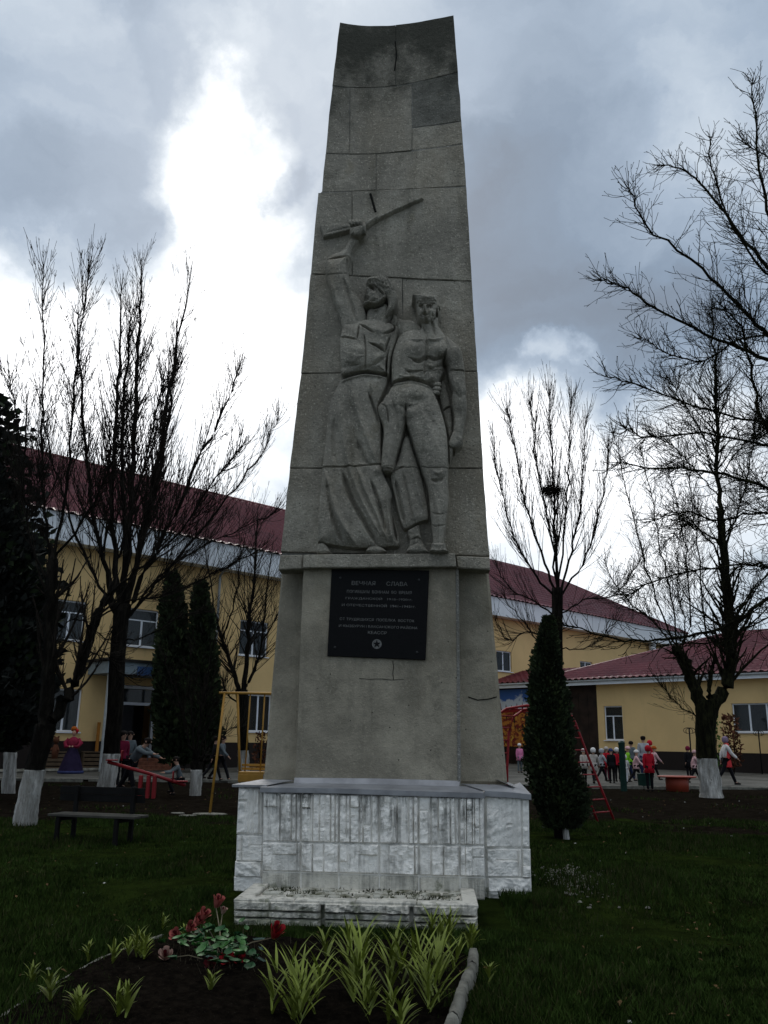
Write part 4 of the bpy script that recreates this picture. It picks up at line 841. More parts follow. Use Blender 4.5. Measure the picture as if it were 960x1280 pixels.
build_tree('bare_tree', 'bare tree with a twig nest in its fan of upright shoots, right of the stele', 'tree', TG, None,
 [(700, 985, 9), (697, 900, 8), (696, 820, 8), (697, 735, 8)], [
 ([(697, 745), (695, 680), (693, 618), (690, 550), (687, 490)], 5, 1.0, .1, 46, 1.6), ([(696, 745), (676, 690), (660, 640), (648, 590), (640, 540), (634, 515)], 4, .9, .5, 34, 1.5), ([(695, 748), (664, 712), (640, 660), (624, 600), (615, 540)], 3.6, .9, -.5, 34, 1.5),
 ([(698, 745), (714, 690), (724, 640), (730, 580), (734, 520)], 4, .9, .5, 34, 1.5), ([(699, 748), (728, 705), (746, 650), (756, 600), (760, 560)], 3.4, .9, -.5, 30, 1.4), ([(697, 735), (686, 660), (674, 600), (668, 540), (662, 500)], 3.4, .9, -1., 34, 1.5), ([(698, 735), (706, 660), (710, 590), (712, 530), (716, 495)], 3.4, .9, 1., 34, 1.5),
 ([(694, 770), (664, 750), (638, 735), (618, 700)], 3, .8, .6, 16, 1.2), ([(694, 800), (660, 790), (636, 800), (620, 775)], 2.5, .8, -.3, 14, 1.), ([(700, 770), (730, 750), (770, 742), (800, 700)], 2.6, .8, .3, 22, 1.3), ([(697, 830), (672, 800), (648, 770), (626, 745)], 2.6, .8, .3, 12, 1.), ([(700, 810), (724, 812), (750, 800), (770, 770)], 2, .7, .3, 12, 1.)],
 26, 16, 930, dict(fan, ratio=.30, dens=(2.2, 2.2, 3), opp=False, ang=.36))
rt = dict(up=.07, maxl=2, dens=(2.6, 3.2, 3), wob=.12, ang=.62, opp=False, bud=.012, ratio=.42, SL=1.5, DN=5)
build_tree('bare_tree', 'large dark bare tree with whitewashed foot in front of the low yellow building', 'tree', TG, None,
 [(890, 998, 15), (884, 950, 13.5), (882, 905, 14), (884, 875, 17)], [
 ([(880, 885), (868, 862), (860, 838), (852, 822), (845, 812)], 9.5, 6.5, .3, 4, .8), ([(890, 885), (908, 856), (914, 820), (912, 780), (906, 720), (901, 650)], 10, 5.5, -.2, 14, 1.4), ([(901, 650), (897, 580), (895, 500), (892, 430), (890, 380)], 5.5, 1., .2, 46, 1.5), ([(885, 872), (888, 845), (893, 825)], 5.5, 4, .2, 3, .6),
 ([(848, 815), (828, 770), (808, 710), (790, 640), (776, 580), (768, 540)], 2.8, .8, .4, 28, 1.1), ([(846, 815), (842, 760), (826, 690), (814, 620), (800, 560)], 2.6, .8, -.5, 26, 1.1), ([(850, 818), (862, 770), (858, 700), (848, 640), (836, 590)], 2.8, .8, .6, 26, 1.2), ([(845, 813), (815, 775), (780, 745), (755, 700)], 2.4, .8, -.6, 22, 1.), ([(893, 826), (880, 770), (874, 700), (866, 640), (860, 560)], 2.8, .8, .5, 24, 1.2), ([(852, 820), (856, 780), (846, 730), (852, 660)], 2, .8, -.3, 16, 1.1),
 ([(901, 700), (880, 668), (858, 655), (830, 680)], 3, .8, .5, 22, 1.2), ([(904, 690), (922, 640), (936, 590), (944, 520)], 3.6, .9, .4, 30, 1.3), ([(912, 770), (936, 745), (958, 720), (980, 700)], 3, .9, .2, 16, 1.2), ([(896, 570), (872, 530), (850, 500), (834, 470)], 2.5, .8, -.4, 26, 1.2), ([(898, 600), (925, 560), (950, 540), (975, 500)], 2.5, .8, -.4, 26, 1.2),
 ([(880, 905), (862, 890), (842, 876), (826, 856)], 2.4, .8, .2, 10, .9), ([(898, 620), (870, 590), (845, 560), (812, 545)], 2.2, .8, .9, 24, 1.2)],
 24.6, 17, 948, rt, 'bark_moss')
rt2 = dict(up=.06, maxl=2, dens=(4.4, 5.0, 4), wob=.16, ang=.75, opp=False, bud=.010, ratio=.42, SL=1.4, DN=4.6)
build_tree('bare_tree', 'mossy tree outside the right edge reaching long knobbly limbs into the sky', 'tree', TG, None,
 [(1120, 1080, 22), (1118, 900, 20), (1110, 700, 18), (1100, 500, 15)], [
 ([(1104, 560), (1040, 500), (960, 421), (930, 388), (877, 336), (808, 280), (786, 234)], 6.5, .9, -.8, 20, .75), ([(1100, 480), (1020, 410), (960, 336), (917, 283), (881, 237), (850, 211), (818, 206)], 6, .9, .6, 20, .75), ([(1106, 560), (1040, 490), (960, 451), (897, 424), (818, 385), (779, 359), (751, 351)], 6, .9, .5, 24, .75),
 ([(1098, 470), (1010, 370), (960, 264), (946, 178), (941, 100)], 6, .9, -.6, 22, .75), ([(1100, 480), (1010, 380), (945, 330), (905, 260), (890, 200), (886, 170)], 5, .9, 1., 20, .7), ([(1106, 600), (1030, 585), (960, 557), (878, 542), (810, 546), (780, 532)], 5, .8, .3, 26, .75), ([(1108, 650), (1030, 640), (960, 611), (905, 593), (839, 585), (770, 578)], 5.5, .8, -.5, 26, .75),
 ([(1106, 600), (1030, 560), (960, 529), (878, 510), (800, 482), (755, 470)], 5, .8, .9, 26, .75), ([(1110, 720), (1030, 705), (960, 706), (911, 706), (829, 723), (782, 748)], 4.5, .8, .2, 22, .7), ([(1112, 760), (1030, 735), (960, 749), (911, 782), (846, 798), (780, 800), (700, 778)], 5.5, .8, -.5, 24, .7), ([(1112, 780), (1040, 770), (960, 775), (900, 800), (820, 808)], 3.4, .8, .6, 16, .7),
 ([(1104, 560), (1020, 560), (960, 536), (941, 480), (930, 420), (900, 380)], 5.5, .9, -1., 22, .8), ([(1100, 500), (1020, 440), (940, 420), (880, 450), (830, 440), (800, 420)], 4, .8, 1.2, 22, .75), ([(1108, 680), (1020, 660), (950, 640), (900, 650), (850, 640), (810, 652)], 4, .8, 1., 22, .75), ([(1100, 470), (1060, 330), (1010, 230), (965, 200), (925, 175)], 5, .9, .4, 20, .7)],
 12.6, 18, None, rt2, 'bark_moss')
# nest in the fork of the middle tree
nc = atY(689, 612, 26.05); nb = Tubes(); R = np.random.default_rng(5)
for i in range(420):
    th = R.uniform(0, 6.283); rr = R.uniform(.12, .31); z = R.normal()*.07-.10*(1-rr/.3); c = np.array([rr*math.cos(th), rr*math.sin(th), z]); d = nrm(np.array([-math.sin(th), math.cos(th), R.normal()*.3])+R.normal(size=3)*.35)*R.uniform(.08, .2); nb.add(np.array([c-d, c+R.normal(size=3)*.015, c+d]), [.004, .007, .004], 3)
no = nb.build('bird_nest', 'bark_twig', None); no.location = tuple(nc); tag(no, 'dark twig bird nest wedged high in the fan-shaped bare tree', 'nest')

# ------------------------------------------------------------ evergreens
def evergreen(name, label, group, Y, prof, mats=('thuja_leaf', 'thuja_light'), n=9000, leaf=.09, seed=1, dx=0, white=None, trunk_r=.1, droop=0., rag=.12):
    """prof: list of (py, x_left, x_right) outline read top to bottom"""
    R = np.random.default_rng(seed); Z = []; X = []; W_ = []
    for py, a, b in prof:
        p = atY(a, py, Y); q = atY(b, py, Y); Z.append((p[2]+q[2])/2); X.append((p[0]+q[0])/2); W_.append((q[0]-p[0])/2)
    Z, X, W_ = [np.array(v[::-1]) for v in (Z, X, W_)]; z0 = gz(0, Y)
    root = empty(name, (float(X[0]), Y, z0)); tag(root, label, 'evergreen', group); ox, oy = float(X[0]), Y
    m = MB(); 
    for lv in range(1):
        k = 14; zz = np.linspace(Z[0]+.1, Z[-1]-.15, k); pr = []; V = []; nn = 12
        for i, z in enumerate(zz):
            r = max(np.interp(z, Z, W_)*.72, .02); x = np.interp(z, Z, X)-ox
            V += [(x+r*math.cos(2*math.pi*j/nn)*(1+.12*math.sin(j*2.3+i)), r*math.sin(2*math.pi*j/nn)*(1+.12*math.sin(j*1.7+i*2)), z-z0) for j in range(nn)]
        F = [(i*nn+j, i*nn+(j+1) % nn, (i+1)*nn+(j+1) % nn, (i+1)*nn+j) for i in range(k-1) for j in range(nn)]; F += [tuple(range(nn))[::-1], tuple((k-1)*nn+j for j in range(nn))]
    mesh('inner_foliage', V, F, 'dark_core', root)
    # leaf sprays: small faces around bumps of the outline
    z = R.uniform(Z[0], Z[-1], n); wz = np.interp(z, Z, W_); keep = R.random(n) < (wz/W_.max())**.7+.1; z = z[keep]; wz = wz[keep]; n = len(z)
    th = R.uniform(0, 2*math.pi, n); lump = 1+rag*np.sin(th*3+z*4.1)+rag*.7*np.sin(th*5-z*7.3+1)+R.normal(size=n)*rag*.8; rr = wz*lump*np.sqrt(R.uniform(.55, 1.0, n)); cx = np.interp(z, Z, X)-ox
    P = np.stack([cx+rr*np.cos(th), rr*np.sin(th), z-z0-droop*rr], -1)
    out_ = np.stack([np.cos(th), np.sin(th), R.uniform(.3, 1.6, n)-droop*3], -1)+R.normal(size=(n, 3))*.35; out_ /= np.linalg.norm(out_, axis=1, keepdims=True); sd_ = np.cross(out_, R.normal(size=(n, 3))); sd_ /= np.linalg.norm(sd_, axis=1, keepdims=True); L = leaf*R.uniform(.5, 1.5, n)[:, None]
    A = P-sd_*L*.28; B = P+sd_*L*.28; Cc = P+out_*L+sd_*L*.1; D = P+out_*L*.5-sd_*L*.45; V = np.stack([A, B, Cc, D], 1).reshape(-1, 3); i = np.arange(n)*4; F = np.stack([i, i+1, i+2, i+3], -1)
    mi = (np.sin(th*4+z*3)+R.normal(size=n)*.8 > .9).astype(int)
    o = mesh('foliage', V, F, list(mats), root, False, mi); o['kind'] = 'stuff'
    b = MB(); b.tube([(0, 0, -.2), (0, 0, .5), (X[1]-ox, 0, Z[1]-z0)], [trunk_r*1.3, trunk_r, trunk_r*.7], 10); b.build('trunk', 'bark', root, True)
    if white: 
        b = MB(); b.tube([(0, 0, -.1), (0, 0, .32)], [trunk_r*1.36, trunk_r*1.12], 10); b.build('limewashed_trunk_base', 'limewash', root, True)
    return root
evergreen('thuja', 'tall narrow dark thuja right of the white base, its crown hanging to the ground', None, 14.1, [(772, 681, 690), (800, 675, 695), (850, 666, 702), (900, 662, 708), (950, 664, 716), (985, 668, 728), (1012, 674, 729), (1035, 684, 720)], n=34000, leaf=.055, seed=3, trunk_r=.10, rag=.15)
b = MB(); q = gpt(709, 1050); b.tube([(0, .0, -.1), (-.02, 0, .15), (-.08, .02, .34)], [.055, .045, .02], 8); o = b.build('tree_stub', 'limewash', None); o.location = q; tag(o, 'small white painted stub under the tall thuja', 'stub')
evergreen('thuja', 'left one of two dark column thujas beside the entrance steps', 'column thujas by the entrance', 36.2, [(716, 212, 219), (760, 204, 229), (820, 198, 235), (880, 195, 238), (930, 197, 238), (955, 204, 234)], n=9000, leaf=.2, seed=4, trunk_r=.12)
evergreen('thuja', 'right one of two dark column thujas beside the entrance steps', 'column thujas by the entrance', 36.0, [(728, 247, 254), (770, 241, 263), (830, 237, 270), (890, 235, 272), (930, 237, 270), (955, 242, 264)], n=9000, leaf=.2, seed=5, trunk_r=.12)
evergreen('conifer', 'big dark conifer filling the left edge above the limewashed trunk', None, 19.5, [(600, -70, -20), (630, -90, 14), (670, -100, 38), (720, -105, 52), (790, -105, 54), (860, -100, 52), (905, -85, 40), (935, -60, 10)], mats=('spruce_leaf', 'thuja_leaf'), n=26000, leaf=.15, seed=6, trunk_r=.16, droop=.12, rag=.12)
# spruce boughs above it
evergreen('spruce', 'spruce tip with ragged drooping boughs at the left edge against the sky', None, 24, [(455, -52, -46), (490, -80, -8), (520, -92, 8), (560, -98, 18), (600, -100, 26), (680, -105, 34), (800, -100, 30), (930, -60, -10)], mats=('spruce_leaf', 'thuja_leaf'), n=9000, leaf=.24, seed=8, trunk_r=.16, droop=.2, rag=.28)

# ------------------------------------------------------------ buildings
def wall_mesh(name, u0, u1, z0, z1, ops, mat, parent, t=.22, y=0.):
    us = sorted({u0, u1}|{q for o in ops for q in (o[0], o[1])}); zs = sorted({z0, z1}|{q for o in ops for q in (o[2], o[3])}); m = MB()
    us = [q for q in us if u0 <= q <= u1]; zs = [q for q in zs if z0 <= q <= z1]
    for i in range(len(us)-1):
        for j in range(len(zs)-1):
            c = ((us[i]+us[i+1])/2, (zs[j]+zs[j+1])/2)
            if any(o[0] < c[0] < o[1] and o[2] < c[1] < o[3] for o in ops): continue
            m.add([(us[i], y, zs[j]), (us[i+1], y, zs[j]), (us[i+1], y, zs[j+1]), (us[i], y, zs[j+1])], [(0, 1, 2, 3)])
    for a, b, c, d in ops:
        for (p, q) in (((a, c), (b, c)), ((b, c), (b, d)), ((b, d), (a, d)), ((a, d), (a, c))): m.add([(p[0], y, p[1]), (q[0], y, q[1]), (q[0], y+t, q[1]), (p[0], y+t, p[1])], [(3, 2, 1, 0)])
    return m.build(name, mat, parent)
def window(parent, a, b, c, d, cols=2, transom=None, y=.0, curtain='curtain', depth=.10, sill=True, room=True, frac=None):
    yy = y+depth; w = .07; f = MB()
    e = .004; f.box(a+e, a+w, yy, yy+.06, c+e, d-e); f.box(b-w, b-e, yy, yy+.06, c+e, d-e); f.box(a+w, b-w, yy, yy+.06, c+e, c+w); f.box(a+w, b-w, yy, yy+.06, d-w, d-e)
    xs = [a+w]
    zt = d-w if transom is None else d-w-transom
    if transom is not None: f.box(a+w, b-w, yy+.003, yy+.057, zt-.05, zt)
    fr = frac or [k/cols for k in range(1, cols)]
    for t in fr: x = a+(b-a)*t; f.box(x-.045, x+.045, yy+.004, yy+.056, c+w, zt-(.05 if transom is not None else 0))
    wf = f.build('window', 'window_white', parent)
    edges = [a+w]+[a+(b-a)*t for t in fr]+[b-w]
    for i in range(len(edges)-1):
        p = MB(); p.box(edges[i]+(0 if i == 0 else .045), edges[i+1]-(0 if i == len(edges)-2 else .045), yy+.025, yy+.033, c+w, zt-(.05 if transom is not None else 0)); p.build('pane', 'window_glass', wf)
    if transom is not None: p = MB(); p.box(a+w, b-w, yy+.025, yy+.033, zt, d-w); p.build('pane', 'window_glass', wf)
    if sill: p = MB(); p.box(a-.06, b+.06, y-.09, y+depth-.003, c-.045, c-.003); p.build('sill', 'window_white', wf)
    if curtain:
        n = int((b-a)/.07); V = []; 
        for i in range(n+1): x = a+(b-a)*i/n; V += [(x, yy+.16+.03*math.sin(i*1.9)+.015*math.sin(i*.7), c), (x, yy+.16+.03*math.sin(i*1.9), d)]
        mesh('curtain', V, [(2*i, 2*i+2, 2*i+3, 2*i+1) for i in range(n)], curtain, wf, True)
    if room: p = MB(); p.box(a-.3, b+.3, yy+.9, yy+.95, c-.3, d+.3); p.build('room_back', 'interior', wf)
def roof_tiles(name, fn, us, ks, mat, parent, period=.33, amp=.045, step=.38):
    """metal tile sheet: fn(u,s)->(x,y,z) ; waves across, steps down the slope"""
    V = []; nu, nk = len(us), len(ks)
    return None
def tile_plane(name, c00, c10, c11, c01, mat, parent, pu=.36, ps=.42, res=4, amp=.05):
    # c00,c10 eave left/right ; c11,c01 ridge right/left
    c00, c10, c11, c01 = [np.array(c, float) for c in (c00, c10, c11, c01)]; Lu = max(np.linalg.norm(c10-c00), np.linalg.norm(c11-c01)); Ls = np.linalg.norm((c01+c11)/2-(c00+c10)/2)
    nu = int(Lu/pu)*res; rows = max(2, int(Ls/ps)); n = nrm(np.cross(c10-c00, c01-c00)); n = n if n[2] > 0 else -n
    V = []; e_u = nrm(c10-c00)
    for r in range(rows):
        for (s, lift) in ((r/rows, amp*.7), ((r+.98)/rows, 0.)):
            A = c00+(c01-c00)*s; B = c10+(c11-c10)*s; t = np.linspace(0, 1, nu+1)[:, None]; P = A+(B-A)*t; ud = ((P-c00)@e_u)/pu; w = amp*.5*(1+np.cos(ud*2*math.pi)); V.append(P+n*(w+lift)[:, None])
    V = np.concatenate(V); k = nu+1; i = np.arange(2*rows-1)[:, None]*k+np.arange(nu)[None, :]; F = np.stack([i, i+1, i+k+1, i+k], -1).reshape(-1, 4)
    return mesh(name, V, F, mat, parent, False)
# --- left building: two storeys, hipped red roof
LP = Vector((-13, 35.7, 0)); lb = empty('school_building', LP, math.radians(44.43)); tag(lb, 'long two-storey yellow building with dark plinth, white eaves and red tiled hip roof', 'building')
ops = [(-.6, .75, 5.35, 7.0), (2.65, 4.2, 5.35, 7.0), (8.6, 10.3, 5.4, 7.1), (13.5, 15.1, 5.4, 7.1), (18, 19.6, 5.4, 7.1), (23, 24.6, 5.6, 7.1), (28.4, 30., 5.9, 7.2), (34.3, 35.9, 6.1, 7.25), (38, 39.6, 6.1, 7.2), (41.6, 43.2, 6.2, 7.2), (46, 47.4, 6.2, 7.2),
       (-.45, .95, 1.7, 3.4), (9.2, 10.7, 1.85, 3.6), (13.5, 15., 1.85, 3.6), (-5, -3.5, 1.7, 3.4), (-5, -3.5, 5.35, 7.0), (2.6, 4.4, .55, 3.7)]
wall_mesh('wall', -8, 52, 1.35, 9.3, ops[:11]+ops[11:16]+[(2.6, 4.4, 1.35, 3.7)], 'yellow_plaster', lb)
wall_mesh('plinth', -8.03, 52.03, -.2, 1.347, [(2.6, 4.4, .55, 1.347)], 'dark_plinth', lb, y=-.035)
m = MB(); m.add([(52, 0, -.2), (52, 13, -.2), (52, 13, 9.3), (52, 0, 9.3)], [(0, 1, 2, 3)]); m.add([(-8, 13, -.2), (52, 13, -.2), (52, 13, 9.3), (-8, 13, 9.3)], [(1, 0, 3, 2)]); m.add([(-8, 0, -.2), (-8, 13, -.2), (-8, 13, 9.3), (-8, 0, 9.3)], [(1, 0, 3, 2)]); m.build('wall', 'yellow_plaster_far', lb)
for i, o in enumerate(ops[:16]): window(lb, *o, cols=2 if i not in (0,) else 2, transom=None if i > 2 else .4, curtain='curtain_pale' if i in (0, 1, 2) else ('curtain' if i % 2 else None))
m = MB(); m.box(-8.8, 52.8, -.75, 0, 9.28, 9.34); m.box(-8.8, 52.8, -.79, -.74, 9.26, 10.42); m.build('fascia', 'white_fascia', lb)
for k in range(13): m = MB(); m.box(-8.6+k*4.72, -8.57+k*4.72, -.80, -.793, 9.27, 10.41); m.build('fascia_joint', 'trim_grey', lb)
m = MB(); m.box(52.72, 52.8, -.74, 13.6, 9.27, 10.42); m.build('fascia', 'white_fascia', lb)
tile_plane('roof', (-9, -.9, 10.35), (53, -.9, 10.35), (42.8, 6.3, 15.0), (-2, 6.3, 15.0), 'roof_red', lb, .46, .5, 4, .10)
tile_plane('roof', (53, -.9, 10.35), (53, 13.9, 10.35), (42.8, 6.35, 15.0), (42.79, 6.3, 15.0), 'roof_red', lb, .5, .6, 3, .05)
m = MB(); m.add([(-9, 13.9, 10.3), (53, 13.9, 10.3), (42.8, 6.3, 14.95), (-2, 6.3, 14.95)], [(1, 0, 3, 2)]); m.add([(-9, -.9, 10.3), (-9, 13.9, 10.3), (-2, 6.3, 14.95)], [(1, 0, 2)]); m.build('roof', 'roof_red', lb)
m = MB(); m.tube([(-2, 6.3, 15.05), (42.8, 6.3, 15.05)], .13, 8); m.tube([(42.8, 6.3, 15.05), (53, -.9, 10.45)], .12, 8); m.build('ridge_cap', 'roof_red', lb)
for u in (47.9, 50.6): m = MB(); m.tube([(u, -.35, 7.2), (u, -.35, 9.25)], .28, 10); m.tube([(u, -.35, 8.3), (u, -.35, 8.4)], .32, 10); m.build('vent_pipe', 'white_fascia', lb, True)
for u in (7.2, 21.0, 33.0): m = MB(); m.tube([(u, -.12, 1.4), (u, -.12, 9.0), (u, -.6, 9.4)], .06, 6); m.build('drainpipe', 'trim_grey', lb)
# entrance: canopy, door, steps
m = MB(); m.box(1.1, 4.9, -1.7, -.002, 4.02, 4.5); m.build('entrance_canopy', 'canopy_pale', lb)
m = MB(); m.box(2.4, 4.93, -1.74, -1.703, 4.0, 4.36); m.build('canopy_board', 'canopy_blue', lb); m = MB(); m.box(1.0, 5.0, -1.8, -.002, 4.503, 4.62); m.build('canopy_roof', 'dark_roofing', lb)
m = MB(); m.box(1.2, 1.28, -1.6, -1.52, .1, 4.01); m.build('canopy_post', 'trim_grey', lb); m = MB(); m.box(4.7, 4.78, -1.6, -1.52, .1, 4.01); m.build('canopy_post', 'trim_grey', lb)
dr = MB(); dr.box(2.62, 2.74, .06, .16, .57, 3.68); dr.box(4.26, 4.38, .06, .16, .57, 3.68); dr.box(2.74, 4.26, .06, .16, 3.55, 3.68); dr.box(2.74, 4.26, .063, .157, 2.86, 2.98); dof = dr.build('door', 'window_white', lb)
m = MB(); m.box(2.76, 4.24, .11, .13, 3.0, 3.53); m.build('pane', 'window_glass', dof); m = MB(); m.box(2.76, 3.4, .11, .15, .58, 2.84); m.build('door_leaf', 'interior', dof)
m = MB(); m.box(-.62, .0, -.02, .02, 0, 2.26); dl = m.build('door_leaf', 'door_grey', dof); dl.location = (4.22, .1, .58); dl.rotation_euler = (0, 0, math.radians(62)); m = MB(); m.box(2.5, 4.5, 1.2, 1.25, .4, 3.8); m.build('room_back', 'interior', dof)
stp = empty('entrance_steps', (0, 0, 0)); stp.parent = lb; stp.location = (0, 0, 0)
for k in range(4):
    y1 = -.05-.36*(3-k); z0 = .12+.14*k; m = MB(); m.box(2.3, 5.1, -.4-.36*(3-k), -.05 if k == 3 else -.4-.36*(2-k)-.0, z0-.2 if k == 0 else z0, z0+.14, bev=.008); m.build('step', 'brick_step', stp)
m = MB(); m.tube([(5.15, -1.4, .2), (5.15, -1.4, 1.1), (5.15, -.1, 1.55)], .025, 6); m.build('handrail', 'iron', stp)
# --- right wing: single storey
RP = Vector((20.21, 47, 0)); WK = .915; rb = empty('kindergarten_wing', (RP.x*WK, RP.y*WK, EYE*(1-WK)), math.radians(-45.57)); rb.scale = (WK, WK, WK); tag(rb, 'single-storey yellow wing with dark plinth, painted mural and low red tiled roof', 'building')
rops = [(-1.62, .95, 2.2, 3.72), (-9.55, -8.3, 1.72, 3.72), (3.2, 5.6, 2.2, 3.72)]
wall_mesh('wall', -10, 9, 1.13, 5.02, rops, 'yellow_plaster', rb); wall_mesh('plinth', -10, 9.03, -.2, 1.127, [], 'dark_plinth', rb, y=-.035)
window(rb, *rops[0], cols=3, frac=(.36, .72)); window(rb, *rops[2], cols=3); window(rb, *rops[1], cols=2, transom=.5, frac=(.45,), curtain='curtain')
m = MB(); m.box(-12.7, -10.004, .03, .3, -.2, 5.02); m.build('brown_panel', 'brown_panel', rb)
for k in range(4): m = MB(); m.box(-12.6+k*.66, -12.0+k*.66, .012, .029, .4, 4.6); m.build('shutter_leaf', 'brown_panel', rb)
m = MB(); m.box(-26, -12.704, .03, .3, -.2, 5.02); m.build('wall', 'brown_panel', rb)
m = MB(); m.box(-18.6, -13.0, .0, .028, 3.62, 4.92); m.build('mural_panel', 'mural_sky', rb); m = MB(); m.box(-18.6, -13.0, .0, .028, 1.25, 3.42); m.build('mural_panel', 'mural_autumn', rb)
m = MB(); m.box(-18.6, -13.0, -.02, .028, 3.425, 3.615); m.build('mural_border', 'red_paint', rb)
m = MB()
for k in range(12):
    x = -18.4+k*.45; h = .15+.12*abs(math.sin(k*2.3)); m.add([(x, -.004, 3.62), (x+.16, -.004, 3.62), (x+.08, -.004, 3.62+h*1.8)], [(0, 1, 2)])
m.build('mural_trees', 'maroon', rb)['kind'] = 'stuff'
m = MB(); m.box(-26, 9.5, -.5, 0, 5.02, 5.06); m.box(-26, 9.5, -.56, -.5, 4.98, 5.22); m.build('fascia', 'white_fascia', rb)
m = MB(); m.tube([(-26, -.62, 5.22), (9.5, -.62, 5.22)], .06, 8); m.build('gutter', 'trim_grey', rb)
m = MB(); m.box(8.9, 9, 0, 12, -.2, 5.0); m.build('wall', 'yellow_plaster_far', rb)
tile_plane('roof', (-14.5, -.66, 5.24), (10, -.66, 5.24), (10, 6.0, 8.2), (-4.2, 6.0, 8.2), 'roof_red_low', rb, .44, .5, 4, .11)
tile_plane('roof', (-26, -.60, 5.22), (-9.5, -.60, 5.22), (-7.5, 4.0, 6.42), (-26, 4.0, 6.42), 'roof_red_low', rb, .44, .5, 4, .11)
m = MB(); m.add([(-4.2, 6, 8.15), (10, 6, 8.15), (10, 13, 5.2), (-14.5, 13, 5.2)], [(0, 1, 2, 3)]); m.add([(-26, 4, 6.4), (-7.5, 4, 6.4), (-7.5, 9, 5.2), (-26, 9, 5.2)], [(0, 1, 2, 3)]); m.add([(-14.5, -.66, 5.2), (-4.2, 6, 8.15), (-14.5, 13, 5.2)], [(0, 1, 2)]); m.build('roof', 'roof_red_low', rb)
m = MB(); m.tube([(-4.2, 6, 8.28), (10, 6, 8.28)], .11, 8); m.tube([(-4.2, 6, 8.28), (-14.5, -.66, 5.34)], .10, 8); m.build('ridge_cap', 'roof_red_low', rb)

# ------------------------------------------------------------ playground furniture
# dark bench: legs, seat planks and back planks
bn = empty('park_bench', tuple(gpt(118, 1053)), math.radians(-15)); tag(bn, 'dark wooden park bench with slatted back standing on the lawn left of the monument', 'bench')
for k in range(2): m = MB(); m.box(-.66, .70, -.20+.21*k, -.01+.21*k, .34, .375, bev=.006); m.build('seat_plank', 'bench_wood', bn)
for k in range(2): m = MB(); m.box(-.80, .58, .255-.012*k, .28-.012*k, .52+.105*k, .62+.105*k, bev=.005); m.build('back_plank', 'bench_dark', bn)
m = MB(); m.box(-.8, .58, -.26, -.235, .50, .52); 
for x in (-.5, .42):
    m = MB(); m.box(x-.03, x+.03, .20, .25, -.05, .74, bev=.005); m.build('leg', 'bench_dark', bn)
    m = MB(); m.box(x-.03, x+.03, -.19, -.14, -.05, .338, bev=.005); m.box(x-.025, x+.025, -.14, .20, .28, .337); m.build('leg', 'bench_dark', bn)
# yellow swing
sw = empty('swing_frame', (-3.0, 17.9, gz(-3, 17.9)), 0); tag(sw, 'yellow steel swing frame with a hanging seat behind the monument', 'swing')
def lw(p): return (p[0]-sw.location[0], p[1]-sw.location[1], p[2]-sw.location[2])
def tubepart(nm, pts, r, mat, par, n=8): m = MB(); m.tube(pts, r, n); return m.build(nm, mat, par, True)
tl = atY(274, 866, 18.0); tr2 = atY(345, 864, 18.0)
tubepart('crossbar', [lw(tl), lw((tr2[0]+.6, 18.0, tl[2]+.0))], .027, 'yellow_paint', sw)
for px, yy, dx in ((262, 17.55, -.03), (301, 18.5, .0)):
    t = atY(281 if px < 280 else 297, 866, 18.0); b_ = atY(px, 1016, yy); b_[2] = gz(0, yy)-.05; tubepart('leg', [lw(t), lw(b_)], .025, 'yellow_paint', sw)
tubepart('leg', [lw((-1.7, 18, tl[2])), lw((-1.55, 17.5, 0))], .025, 'yellow_paint', sw); tubepart('leg', [lw((-1.75, 18, tl[2])), lw((-1.6, 18.5, 0))], .025, 'yellow_paint', sw)
for px, qx in ((313, 306), (331, 325)):
    a = atY(px, 867, 18.02); b_ = atY(qx, 968, 18.02); tubepart('hanger', [lw(a), lw(b_)], .016, 'yellow_paint', sw, 6)
a = atY(300, 966, 18.0); b_ = atY(331, 966, 18.0); m = MB(); A = lw(a); B = lw(b_)
m.box(A[0], B[0], -.12, .30, A[2]-.02, A[2]+.03, bev=.006); m.build('seat', 'yellow_paint', sw)
for k in range(2): m = MB(); m.box(A[0], B[0], .28, .30, A[2]+.05+.07*k, A[2]+.10+.07*k, bev=.004); m.build('back_slat', 'yellow_paint', sw)
m = MB(); m.box(A[0], B[0], -.14, -.12, A[2]-.16, A[2]-.02, bev=.004); m.build('front_board', 'yellow_paint', sw)
# red seesaw
se = empty('seesaw', tuple(gpt(184, 998)), math.radians(8)); tag(se, 'red painted seesaw, its left end up, on a drum shaped support', 'seesaw')
tubepart('beam', [(-.98, 0, .82), (0, 0, .56), (.86, 0, .30)], .04, 'red_paint', se)
for x in (-.18, .0, .14): m = MB(); m.box(x-.04, x+.04, -.12, -.05, -.02, .52, bev=.01); m.box(x-.04, x+.04, .05, .12, -.02, .52, bev=.01); m.build('support_post', 'red_paint', se)
for x, z in ((-.88, .80), (.78, .33)): m = MB(); m.box(x-.13, x+.13, -.11, .11, z+.045, z+.075, bev=.01); m.build('seat', 'red_paint', se); tubepart('handle', [(x+(.22 if x < 0 else -.22), -.1, z+.04), (x+(.22 if x < 0 else -.22), -.1, z+.28), (x+(.22 if x < 0 else -.22), .1, z+.28), (x+(.22 if x < 0 else -.22), .1, z+.04)], .015, 'red_paint', se, 6)
